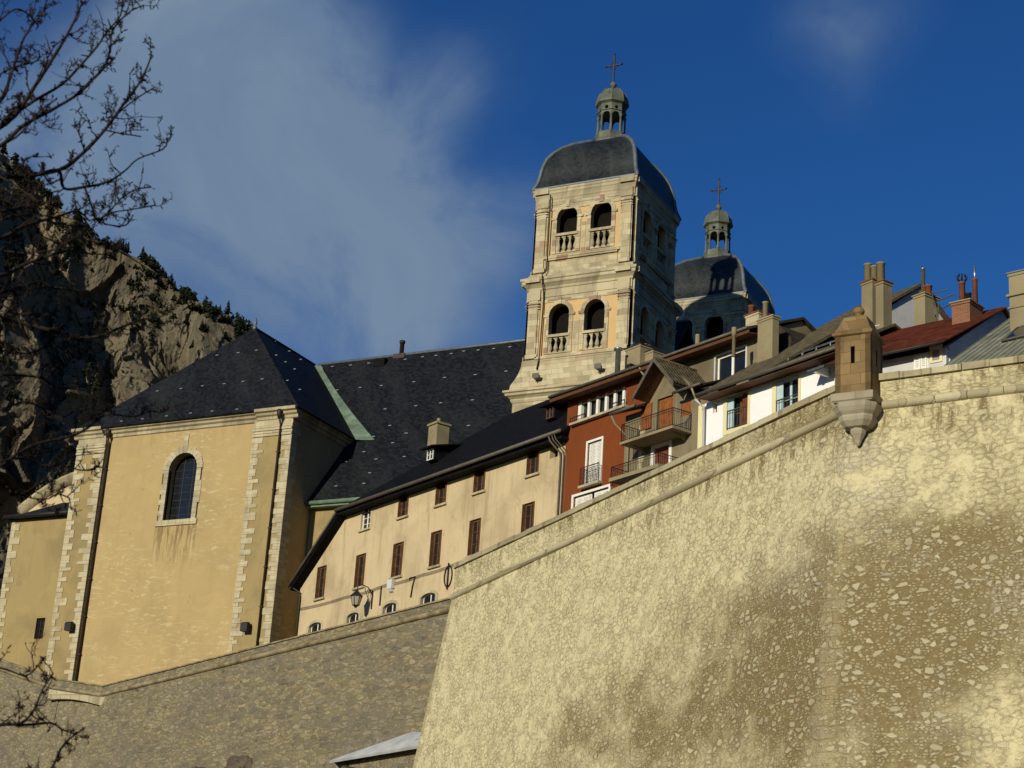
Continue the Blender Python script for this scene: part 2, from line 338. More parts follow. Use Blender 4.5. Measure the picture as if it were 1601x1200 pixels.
    mort_d = mix(nt, mth(nt, 'ADD', mth(nt, 'MULTIPLY', n_fine, .6), mth(nt, 'MULTIPLY', n_grit, .4)), (0.15, 0.108, 0.046), (0.34, 0.26, 0.12))
    mort = mix(nt, dirt, mort_p, mort_d)
    stA = mix(nt, mth(nt, 'MULTIPLY', n_grit, 0.38), colA, (0.24, 0.19, 0.10)); stS = mix(nt, mth(nt, 'MULTIPLY', n_grit, 0.45), colS, (0.18, 0.14, 0.075))
    stA = mix(nt, mth(nt, 'MULTIPLY', dirt, 0.10), stA, mort_d); stS = mix(nt, mth(nt, 'MULTIPLY', dirt, 0.12), stS, mort_d)
    clean = mth(nt, 'SUBTRACT', 1.0, dirt, 0.0, True)
    stA = mix(nt, mth(nt, 'MULTIPLY', clean, 0.50), stA, mort_p); stS = mix(nt, mth(nt, 'MULTIPLY', clean, 0.62), stS, mort_p)
    # a lime skim still hides the stones where it has not washed off
    skim = smooth(nt, mth(nt, 'ADD', n_med, mth(nt, 'MULTIPLY', dirt, 0.28)), 0.33, 0.60)
    c = mix(nt, mth(nt, 'MULTIPLY', ps, mth(nt, 'MULTIPLY', skim, 0.85)), mort, stS)
    c = mix(nt, mth(nt, 'MULTIPLY', pa, mth(nt, 'ADD', mth(nt, 'MULTIPLY', skim, 0.75), 0.2)), c, stA)
    joint = mth(nt, 'MULTIPLY', mth(nt, 'SUBTRACT', 1.0, a), mth(nt, 'MULTIPLY', skim, 0.22))
    c = mix(nt, joint, c, (0.20, 0.15, 0.065))
    c = mix(nt, mth(nt, 'MULTIPLY', thinA, mth(nt, 'MULTIPLY', smooth(nt, mth(nt, 'ADD', n_med, mth(nt, 'MULTIPLY', mth(nt, 'SUBTRACT', n_big, .5), 1.2)), 0.34, 0.58), 0.55)), c, (0.22, 0.165, 0.075))
    wmask = mth(nt, 'MULTIPLY', white0, smooth(nt, mth(nt, 'ADD', n_fine, mth(nt, 'MULTIPLY', n_med, .6)), 0.72, 0.98))
    c = mix(nt, mth(nt, 'MULTIPLY', wmask, 0.65), c, (0.66, 0.63, 0.52))
    # squared corner blocks
    br = node(nt, 'ShaderNodeTexBrick', {'offset': 0.5}, Vector=vadd(nt, uv, scl(nt, wv, (0.12, 0.12, 0))), Color1=(0, 0, 0, 1), Color2=(1, 1, 1, 1), Mortar=(0, 0, 0, 1), Scale=1.0, Mortar_Size=0.03, Mortar_Smooth=0.4, Brick_Width=1.1, Row_Height=0.44)
    qc = mix(nt, n_fine, ramp(nt, br.outputs[0], [(0, (0.45, 0.38, 0.22)), (0.5, (0.58, 0.51, 0.31)), (1, (0.50, 0.46, 0.34))]), (0.34, 0.27, 0.14))
    qc = mix(nt, mth(nt, 'MULTIPLY', br.outputs[1], 0.75), qc, mort_d)
    qm = smooth(nt, mth(nt, 'ADD', quoin, mth(nt, 'MULTIPLY', mth(nt, 'SUBTRACT', n_med, 0.5), 2.6)), 0.45, 0.75)
    c = mix(nt, mth(nt, 'MULTIPLY', qm, 0.55), c, qc)
    speck = nz(nt, vadd(nt, scl(nt, uv, (1, 1.5, 1)), (7, 3, 0)), 4.2, 5, 0.75, 0.6)
    c = mix(nt, mth(nt, 'MULTIPLY', smooth(nt, speck, 0.55, 0.66), 0.26), c, mix(nt, dirt, (0.38, 0.31, 0.155), (0.11, 0.082, 0.035)))
    c = mix(nt, mth(nt, 'MULTIPLY', smooth(nt, speck, 0.44, 0.34), 0.16), c, (0.72, 0.65, 0.43))
    setc(nt, b, c)
    h = mth(nt, 'ADD', mth(nt, 'MULTIPLY', mth(nt, 'MAXIMUM', pa, mth(nt, 'MULTIPLY', ps, .6)), skim), mth(nt, 'ADD', mth(nt, 'MULTIPLY', n_fine, 0.9), mth(nt, 'MULTIPLY', n_grit, 0.5)))
    bump(nt, b, h, 0.8, 0.08); return m
def slate(name, c0, c1, rough=0.55, spec=0.35, streak=(0.05, 0.055, 0.05), row=0.22, amt=0.35):
    m, nt, b = newmat(name, rough, spec); tc, uv = obj_uv(nt)
    br = node(nt, 'ShaderNodeTexBrick', {'offset': 0.5}, Vector=uv, Color1=(0, 0, 0, 1), Color2=(1, 1, 1, 1), Mortar=(0.2, 0.2, 0.2, 1), Scale=1.0, Mortar_Size=0.012, Brick_Width=0.28, Row_Height=row, Mortar_Smooth=0.2)
    big = nz(nt, scl(nt, uv, (1, 0.35, 1)), 0.35, 6, 0.65, 0.4); st = nz(nt, scl(nt, uv, (1.6, 0.12, 1)), 1.0, 5, 0.7)
    c = mix(nt, br.outputs[0], c0, c1)
    c = mix(nt, mth(nt, 'MULTIPLY', smooth(nt, big, 0.42, 0.75), amt), c, streak); c = mix(nt, mth(nt, 'MULTIPLY', smooth(nt, st, 0.52, 0.8), amt), c, streak)
    setc(nt, b, c); bump(nt, b, mth(nt, 'SUBTRACT', br.outputs[0], mth(nt, 'MULTIPLY', br.outputs[1], 1.5)), 0.35, 0.015); return m
M = {}
M['ashlar'] = ashlar("tower_ashlar", [(0, (0.34, 0.28, 0.17)), (0.35, (0.53, 0.45, 0.275)), (0.72, (0.62, 0.54, 0.35)), (0.90, (0.46, 0.36, 0.22)), (0.95, (0.30, 0.17, 0.12))], (0.22, 0.175, 0.11), 0.95, 0.45, st_amt=0.7)
M['trim'] = ashlar("cornice_stone", [(0, (0.40, 0.335, 0.205)), (0.5, (0.58, 0.50, 0.32)), (1, (0.33, 0.28, 0.18))], (0.18, 0.14, 0.08), 1.4, 2.0, st_amt=0.85)
M['tower_ochre'] = plaster("ochre_tower_render", (0.62, 0.42, 0.19), (0.42, 0.33, 0.2), 0.35, 0.3)
M['ochre'] = plaster("ochre_church_render", (0.455, 0.335, 0.155), (0.34, 0.25, 0.12), 0.5, 0.35, pale=(0.64, 0.54, 0.32), drip=(-12.5, -8.1, 10.6, 14.95))
M['annex'] = plaster("dull_ochre_render", (0.36, 0.27, 0.12), (0.22, 0.17, 0.085), 0.7, 0.5)
M['quoin'] = ashlar("pale_quoin_stone", [(0, (0.42, 0.35, 0.21)), (0.5, (0.58, 0.51, 0.33)), (1, (0.48, 0.41, 0.27))], (0.3, 0.24, 0.14), 0.8, 0.42, st_amt=0.6)
M['beige'] = plaster("beige_facade_render", (0.60, 0.475, 0.285), (0.30, 0.225, 0.12), 0.6, 0.7)
M['red'] = plaster("red_facade_render", (0.205, 0.054, 0.015), (0.135, 0.04, 0.014), 0.5, 0.4)
M['grey'] = plaster("grey_facade_render", (0.235, 0.195, 0.12), (0.10, 0.078, 0.045), 0.8, 0.75)
M['white'] = plaster("white_facade_paint", (0.90, 0.89, 0.88), (0.66, 0.63, 0.56), 0.12, 0.15)
M['cream'] = plaster("cream_surround_paint", (0.78, 0.68, 0.40), (0.6, 0.5, 0.3), 0.2, 0.2)
M['bluewhite'] = plaster("weathered_white_render", (0.62, 0.61, 0.58), (0.3, 0.29, 0.27), 0.5, 0.4)
M['chim'] = plaster("chimney_render", (0.30, 0.25, 0.145), (0.13, 0.105, 0.06), 0.5, 0.5)
M['slate'] = slate("black_slate", (0.0065, 0.0072, 0.0088), (0.0195, 0.0215, 0.025), 0.6, 0.08, (0.036, 0.04, 0.036))
M['beige_slate'] = slate("sooty_slate", (0.006, 0.006, 0.007), (0.010, 0.010, 0.011), 0.75, 0.06, (0.012, 0.012, 0.012), amt=.3)
M['dome'] = slate("dome_slate", (0.009, 0.012, 0.013), (0.024, 0.029, 0.030), 0.45, 0.22, (0.060, 0.068, 0.062), 0.20, 0.55)
M['shingle'] = slate("tan_shingle", (0.085, 0.068, 0.036), (0.155, 0.125, 0.070), 0.85, 0.15, (0.06, 0.05, 0.03), 0.2, 0.4)
M['darkroof'] = slate("brown_shingle", (0.030, 0.024, 0.017), (0.055, 0.045, 0.031), 0.85, 0.15, (0.08, 0.066, 0.045), 0.2, 0.4)
M['lead'] = plain("lead_flashing", (0.125, 0.145, 0.16), 0.5, 0.5, 0.2)
M['lantern'] = plain("weathered_zinc", (0.105, 0.115, 0.085), 0.7, 0.4, 0.0, 0.45, 1.5)
M['copper'] = plain("verdigris_copper", (0.145, 0.205, 0.14), 0.65, 0.4, 0.0, 0.4, 1.2)
M['iron'] = plain("black_iron", (0.012, 0.011, 0.011), 0.6, 0.4)
M['rustpipe'] = plain("brown_downpipe", (0.030, 0.017, 0.010), 0.6, 0.4)
M['zincpipe'] = plain("grey_downpipe", (0.11, 0.095, 0.07), 0.6, 0.4, 0.1)
M['steel'] = plain("steel_flue", (0.42, 0.42, 0.42), 0.35, 0.5, 0.8)
M['terracotta'] = plain("terracotta_pot", (0.21, 0.075, 0.035), 0.8, 0.2)
M['wood'] = plain("varnished_brown_wood", (0.125, 0.058, 0.022), 0.5, 0.5, 0, 0.4)
M['orange_wood'] = plain("orange_wood", (0.25, 0.085, 0.018), 0.6, 0.4, 0, 0.35)
M['brown_door'] = plain("red_brown_door_wood", (0.14, 0.037, 0.014), 0.6, 0.4, 0, 0.35)
M['fascia'] = plain("brown_fascia", (0.10, 0.042, 0.017), 0.7, 0.3)
M['whitepaint'] = plain("white_paint", (0.80, 0.78, 0.70), 0.5, 0.4, 0, 0.06)
M['bluepaint'] = plain("pale_blue_paint", (0.45, 0.60, 0.62), 0.5, 0.4, 0, 0.08)
M['glass'] = plain("dark_window_glass", (0.012, 0.013, 0.016), 0.12, 0.5, 0, 0.3)
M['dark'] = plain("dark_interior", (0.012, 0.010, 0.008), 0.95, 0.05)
M['tufa'] = ashlar("brown_tufa_blocks", [(0, (0.20, 0.125, 0.052)), (0.5, (0.31, 0.21, 0.095)), (1, (0.16, 0.10, 0.042))], (0.10, 0.06, 0.025), 0.75, 0.42, (0.085, 0.05, 0.022), 0.85, 0.014, 0.06)
M['corbel'] = ashlar("grey_corbel_stone", [(0, (0.36, 0.31, 0.22)), (0.5, (0.46, 0.40, 0.29)), (1, (0.33, 0.28, 0.19))], (0.12, 0.1, 0.06), 1.3, 0.9, (0.12, 0.10, 0.065), 0.6)
M['bastion'] = bastion_mat()
M['coping'] = ashlar("coping_stone", [(0, (0.40, 0.34, 0.20)), (0.5, (0.60, 0.53, 0.34)), (1, (0.33, 0.28, 0.17))], (0.12, 0.09, 0.05), 0.9, 3.0, (0.17, 0.13, 0.065), 0.8, 0.03)
M['lowwall'] = rubble("grey_rubble", 2.6, [(0, (0.15, 0.12, 0.065)), (0.3, (0.34, 0.29, 0.18)), (0.6, (0.12, 0.115, 0.10)), (0.8, (0.42, 0.36, 0.23)), (1, (0.30, 0.22, 0.10))], (0.23, 0.19, 0.11), (0.125, 0.12, 0.105), 0.08, 0.72, 0.36)
M['lowcoping'] = plain("grey_coping_stone", (0.25, 0.20, 0.115), 0.9, 0.2, 0, 0.5, 1.4)
M['tank'] = plain("green_sheet_metal", (0.20, 0.205, 0.145), 0.6, 0.4, 0, 0.3, 1.0)
M['rust'] = plain("rusty_sheet_metal", (0.20, 0.05, 0.02), 0.75, 0.3, 0, 0.55, 1.5)
M['brick'] = ashlar("red_brick", [(0, (0.24, 0.09, 0.045)), (0.5, (0.30, 0.12, 0.06)), (1, (0.19, 0.08, 0.045))], (0.3, 0.24, 0.16), 0.24, 0.08, (0.1, 0.07, 0.05), 0.3, 0.01)
M['sheet'] = plain("snowy_sheet_roof", (0.46, 0.47, 0.47), 0.5, 0.4, 0, 0.25, 0.8)
M['bark'] = plain("dark_bark", (0.026, 0.018, 0.013), 0.9, 0.2, 0, 0.5, 9.0)
M['conifer'] = plain("conifer_needles", (0.020, 0.026, 0.013), 0.9, 0.1, 0, 0.55, 0.35)
M['trunk'] = plain("conifer_bark", (0.07, 0.045, 0.03), 0.9, 0.1)
M['ground'] = plain("dry_grass_ground", (0.045, 0.042, 0.024), 0.95, 0.1, 0, 0.5, 0.2)
M['paving'] = plain("street_paving", (0.09, 0.08, 0.062), 0.9, 0.2, 0, 0.3, 0.7)
def rock_mat(name, c_lo, c_hi, c_och, veg, sc):
    m, nt, b = newmat(name, 0.95, 0.1); tc, uv = obj_uv(nt)
    st = nz(nt, scl(nt, tc, (1, 1, 0.35)), 0.02*sc, 8, 0.7, 0.8); fine = nz(nt, scl(nt, tc, (1, 1, 0.5)), 0.12*sc, 7, 0.72, 0.5); big = nz(nt, tc, 0.006*sc, 5, 0.6)
    c = mix(nt, ramp(nt, fine, [(0.3, 0.0), (0.7, 1.0)]), c_lo, c_hi)
    c = mix(nt, mth(nt, 'MULTIPLY', smooth(nt, big, 0.48, 0.66), 0.7), c, c_och)
    c = mix(nt, mth(nt, 'MULTIPLY', smooth(nt, st, 0.50, 0.70), 0.75), c, [x*0.45 for x in c_lo])
    g = node(nt, 'ShaderNodeSeparateXYZ', None, i0=node(nt, 'ShaderNodeNewGeometry').outputs['Normal'])
    vm = smooth(nt, mth(nt, 'ADD', g.outputs[2], mth(nt, 'MULTIPLY', mth(nt, 'SUBTRACT', fine, 0.5), 0.9)), 0.58, 0.78)
    c = mix(nt, vm, c, veg); setc(nt, b, c); bump(nt, b, mth(nt, 'ADD', fine, st), 0.9, 1.6/sc); return m
M['rock'] = rock_mat("mountain_rock", (0.060, 0.051, 0.035), (0.205, 0.175, 0.122), (0.21, 0.165, 0.10), (0.022, 0.026, 0.013), 1.0)
M['boulder'] = rock_mat("boulder_rock", (0.07, 0.058, 0.042), (0.16, 0.13, 0.09), (0.2, 0.15, 0.085), (0.05, 0.045, 0.02), 12.0)

# ------------------------------------------------------------------ ground, street, mountain
def grid_mesh(name, nu, nv, fn, mat, smooth_=True):
    vs = [fn(i/nu, j/nv) for j in range(nv+1) for i in range(nu+1)]
    fs = [(j*(nu+1)+i, j*(nu+1)+i+1, (j+1)*(nu+1)+i+1, (j+1)*(nu+1)+i) for j in range(nv) for i in range(nu)]
    me = bpy.data.meshes.new(name); me.from_pydata(vs, [], fs); me.polygons.foreach_set('use_smooth', [smooth_]*len(fs)); me.materials.append(mat)
    o = bpy.data.objects.new(name, me); COL.objects.link(o); return o
def sst(x, a, b):
    t = max(0, min(1, (x-a)/(b-a))); return t*t*(3-2*t)
def ground_z(x, y):
    d = math.hypot(x, y)
    s = (x*(-0.46)+y*0.885)                       # metres towards the town
    z = -1.7+9.5*sst(s, 30, 80)+noise.noise(Vector((x*.05, y*.05, 0)))*0.7*sst(d, 6, 30)
    return z
def gfn(u, v):
    x = -320+520*u; y = -120+330*v; return (x, y, ground_z(x, y))
tag(grid_mesh("ground", 130, 90, gfn, M['ground']), kind='structure')
def far_ground(u, v):
    a = 2*math.pi*u; r = 150+4500*v*v; x, y = r*math.cos(a), r*math.sin(a); return (x, y+40, -3.0)
tag(grid_mesh("valley_floor", 64, 12, far_ground, M['ground']), kind='structure')
st = MB(); st.slab([(-125, 104, 21.0), (-88.5, 105.6, 21.0), (-89.5, 103, 21.0), (-87.0, 106.2, 21.0), (-46.5, 87.8, 21.0), (-44.4, 82.8, 21.0), (-16.2, 61.4, 21.0), (40, 56.6, 21.0), (60, 170, 21.0), (-125, 170, 21.0)][0:1]+[(-86.6, 107.2, 21.0), (-47.4, 87.9, 21.0), (-44.2, 83.3, 21.0), (-16.6, 62.0, 21.0), (40, 57.2, 21.0), (60, 170, 21.0), (-125, 170, 21.0)], 0.5)
tag(st.build("street", M['paving']), kind='structure')

def sky_block_hills(u, v):                                  # unseen dark valley sides, added to block sky light from the shaded faces
    a = rad(38)+rad(285)*u; r = 900+1500*v; top = (260+140*noise.noise(Vector((u*9, 0, 3)))+60*noise.noise(Vector((u*31, 0, 7))))*sst(v, 0, .75)*(1-.35*sst(v, .8, 1))
    back = abs(((math.degrees(a)-186+180) % 360)-180); top *= (.35+.65*sst(back, 25, 70))*(1+1.3*sst(math.degrees(a), 40, 60)*(1-sst(math.degrees(a), 130, 160))); e_ = sst(u, 0, .06)*sst(1-u, 0, .06)
    return (r*math.sin(a), r*math.cos(a), -4+top*(.15+.85*e_)+20*noise.fractal(Vector((u*40, v*9, 2)), .8, 2.1, 4)*sst(v, 0, .3))
tag(grid_mesh("sky_block_hills", 180, 24, sky_block_hills, M['conifer']), kind='structure')

SKYL = [(-700, -60), (-400, 60), (-200, 130), (0, 240), (30, 262), (60, 290), (100, 328), (150, 368), (200, 396), (260, 434), (300, 462), (330, 486), (385, 520), (450, 566), (600, 680), (800, 820)]
MD = 900.0
hf = Vector((fwd.x, fwd.y, 0)).normalized(); hr = rgt
def skyl(px):
    for (a, b), (c, d) in zip(SKYL, SKYL[1:]):
        if a <= px <= c: return b+(d-b)*(px-a)/(c-a)
    return SKYL[-1][1]
def fbm(p, o=5):
    return noise.fractal(p, 0.9, 2.1, o)
def mount(u, v):
    px = -700+1450*u
    top = at_depth(px, skyl(px), MD); s = top.dot(hr); t0 = top.dot(hf); zt = top.z
    if v <= 0.8:
        w = v/0.8
        z = -5+(zt+5)*w; t = t0-170*(1-w)**1.15-0.0
        f = min(1, (1-w)*7)*0.85+0.15
        b = -abs(fbm(Vector((s/95.0, z/420.0, 3.3)), 3))*85-abs(fbm(Vector((s/38.0, z/160.0, 8.1)), 3))*22
        ws, wz = s+6*noise.noise(Vector((s/18.0, z/18.0, 2.0))), z+6*noise.noise(Vector((s/18.0, z/18.0, 6.0)))
        for (cs, cz, am, ti, sd_) in ((46.0, 95.0, 20.0, 22.0, 1.0), (17.0, 34.0, 8.0, 9.0, 7.0), (6.5, 11.0, 3.2, 3.4, 13.0), (2.6, 4.0, 1.1, 1.2, 19.0)):
            q = Vector((ws/cs, wz/cz, sd_)); dd_, pp_ = noise.voronoi(q); p0 = pp_[0]; e_ = q-p0
            b += am*noise.noise(p0*7.3)+ti*(e_.x*noise.noise(p0*5.1+Vector((9, 0, 0)))*2.2+e_.y*noise.noise(p0*5.1+Vector((0, 9, 0)))*2.2)
        t -= (b+45)*f
        s += 9*fbm(Vector((s/50.0, z/60.0, 12.0)), 3)*min(1, (1-w)*6)
        z += noise.noise(Vector((s/9.0, 1.0, 4.0)))*3.0*(w**6)+fbm(Vector((s/26.0, 3.0, 4.0)), 3)*4*(w**6)
    else:
        w = (v-0.8)/0.2; t = t0+260*w; z = zt-110*w*w-6*w+noise.noise(Vector((s/9.0, 1.0, 4.0)))*3.0*(1-w)
    p = hr*s+hf*t; return (p.x, p.y, z)
tag(grid_mesh("mountain", 640, 420, mount, M['rock'], False), kind='structure')

# conifers along the crest: each its own object
def conifer_mesh(h, r, seed):
    rnd = random.Random(seed); mb = MB(); n = 11
    for k in range(n):
        z = h*(0.14+0.86*k/n); rr = r*(1-k/n)**0.85*rnd.uniform(0.75, 1.15)+0.12
        m = 7
        for j in range(m):
            a = 2*math.pi*(j+rnd.random())/m; L = rr*rnd.uniform(0.65, 1.2); da = 0.42
            p0 = Vector((0, 0, z+h*0.13)); p1 = Vector((L*math.cos(a-da), L*math.sin(a-da), z-h*.02*rnd.random())); p2 = Vector((L*1.15*math.cos(a), L*1.15*math.sin(a), z-h*0.045*rnd.random())); p3 = Vector((L*math.cos(a+da), L*math.sin(a+da), z-h*.02*rnd.random()))
            mb.add([p0, p1, p2, p3], [(0, 1, 2), (0, 2, 3)])
    return mb
protos = []
for i, (h, r) in enumerate(((8.5, 2.1), (7, 2.3), (10, 2.2), (5.5, 2.0))):
    t = bpy.data.objects.new("conifer", None); COL.objects.link(t)
    tag(t, "small dark conifer standing in the row along the mountain crest", "tree", "conifers along the mountain crest")
    cm = conifer_mesh(h, r, i); cm.build("crown", M['conifer'], t, recalc=False)
    MB().tube([(0, 0, -1.5), (0, 0, h*.9)], [0.25, 0.05], 5).build("trunk", M['trunk'], t); protos.append(t)
used = 0
rnd = random.Random(21)
for i in range(150):
    px = -40+445*(i+rnd.uniform(-.4, .4))/150; dv = rnd.choice((0, 0, 0.006, 0.016, 0.03, -.006)); v = 0.8-abs(dv)*2
    p = mount((px+700)/1450.0, v)
    o = protos[used] if used < 4 else copy_tree(protos[rnd.randrange(4)]); used += 1
    sc = rnd.uniform(0.35, 0.85); o.location = (p[0], p[1], p[2]-0.6); o.scale = (sc*1.1, sc*1.1, sc); o.rotation_euler = (0, 0, rnd.uniform(0, 6.28))
fm = MB()
for i in range(5200):                            # scrub and small trees on the ledges below the crest: one mass
    u = rnd.uniform(0.42, 0.80); v = 0.8*(1-rnd.random()**2.6*0.75)
    if noise.noise(Vector((u*38, v*14, 2.0))) < 0.02+0.5*(0.8-v): continue
    p = Vector(mount(u, v)); h = rnd.uniform(2.5, 6.0)
    for k in range(9):
        a = rnd.uniform(0, 6.28); L = h*rnd.uniform(.18, .42); z = h*rnd.uniform(0.05, 0.8)
        fm.add([p+Vector((0, 0, z+h*.3)), p+Vector((L*math.cos(a-.5), L*math.sin(a-.5), z)), p+Vector((L*math.cos(a+.5), L*math.sin(a+.5), z-h*.05))], [(0, 1, 2)])
tag(fm.build("mountain_scrub", M['conifer'], recalc=False), kind='stuff')

# ------------------------------------------------------------------ shared builders
def baluster(mb, x, y, z0, z1, r):
    h = z1-z0
    mb.box(x-r*.95, x+r*.95, y-r*.95, y+r*.95, z0, z0+h*.1); mb.box(x-r*.95, x+r*.95, y-r*.95, y+r*.95, z1-h*.1, z1)
    mb.lathe([(r*.45, z0+h*.1), (r*.95, z0+h*.2), (r*1.05, z0+h*.33), (r*.75, z0+h*.5), (r*.42, z0+h*.68), (r*.5, z0+h*.78), (r*.85, z1-h*.1)], 10, (x, y))
def window(root, x0, x1, z0, z1, y, fm, pm, cols=2, rows=3, fw=0.07, bar=0.03, sill=None, arched=None, depth=0.07):
    """frame (part) > pane, sill (sub-parts)"""
    mb = MB()
    if arched is not None:
        xc = (x0+x1)/2; hw = (x1-x0)/2
        mb.plate(arch(xc, hw, z0, z1-arched, 14, arched), [arch(xc, hw-fw, z0+fw, z1-arched, 14, arched-fw)], y, y+depth)
    else:
        mb.plate(rect(x0, x1, z0, z1), [rect(x0+fw, x1-fw, z0+fw, z1-fw)], y, y+depth)
    for i in range(1, cols):
        x = x0+(x1-x0)*i/cols; b = bar*(1.5 if cols == 2 else 1); zt = z1-fw
        if arched is not None: zt = z1-arched+arched*math.sqrt(max(0, 1-((x-(x0+x1)/2)/((x1-x0)/2))**2))-fw*.5
        mb.box(x-b, x+b, y+.006, y+depth-.006, z0+fw, zt)
    for j in range(1, rows):
        z = z0+(z1-z0)*j/rows; hw_ = (x1-x0)/2
        if arched is not None and z > z1-arched: hw_ *= math.sqrt(max(0.02, 1-((z-(z1-arched))/arched)**2))
        xc = (x0+x1)/2; mb.box(xc-hw_+fw*.6, xc+hw_-fw*.6, y+.012, y+depth-.012, z-bar/2, z+bar/2)
    f = mb.build("window", M[fm], root)
    p = MB()
    if arched is not None: p.plate(arch((x0+x1)/2, (x1-x0)/2-fw*.5, z0+fw*.5, z1-arched, 14, arched-fw*.5), [], y+depth*.55, y+depth*.55+.02)
    else: p.box(x0+fw*.5, x1-fw*.5, y+depth*.55, y+depth*.55+.02, z0+fw*.5, z1-fw*.5)
    p.build("pane", M[pm], f)
    if sill: MB().box(x0-.12, x1+.12, y-.30, y+.02, z0-.13, z0-.003).build("sill", M[sill], f)
    return f
def shutters(frame, x0, x1, z0, z1, y, m, slats=True, folded=False):
    w = (x1-x0)/2
    for s in (0, 1):
        mb = MB(); a = x0+s*w+.01; b = x0+(s+1)*w-.01
        mb.plate(rect(a, b, z0, z1), [rect(a+.07, b-.07, z0+.08, z1-.08)], y, y+.05)
        n = int((z1-z0-.16)/.085)
        for k in range(n):
            z = z0+.08+(z1-z0-.16)*k/n; mb.add([(a+.07, y+.008, z), (b-.07, y+.008, z), (b-.07, y+.045, z+.075), (a+.07, y+.045, z+.075)], [(0, 1, 2, 3)])
        mb.box(a+.07, b-.07, y+.044, y+.05, z0+.08, z1-.08)
        mb.build("shutter", M[m], frame)
def railing(root, pts, h, m='iron', name="railing", step=0.13, ornament=False):
    """pts: list of (x,y,z) along the base"""
    mb = MB()
    for a, b in zip(pts, pts[1:]):
        a = Vector(a); b = Vector(b); L = (b-a).length; n = max(2, int(L/step)); up = Vector((0, 0, 1))
        mb.tube([a+up*h, b+up*h], .024, 5, False); mb.tube([a+up*.08, b+up*.08], .016, 4, False); mb.tube([a+up*h*.86, b+up*h*.86], .012, 4, False)
        for k in range(n+1):
            p = a.lerp(b, k/n); r = .026 if k in (0, n) else .0105
            mb.tube([p, p+up*h], r, 4, False, False)
            if ornament and k < n:
                q = a.lerp(b, (k+.5)/n); dd = (b-a).normalized()
                for zc in (.3, .5, .7):
                    mb.tube([q+up*h*zc+(dd*math.cos(t)*step*.45+up*math.sin(t)*.08) for t in [i*math.pi/4 for i in range(9)]], .008, 3, False, False)
    return mb.build(name, M[m], root)

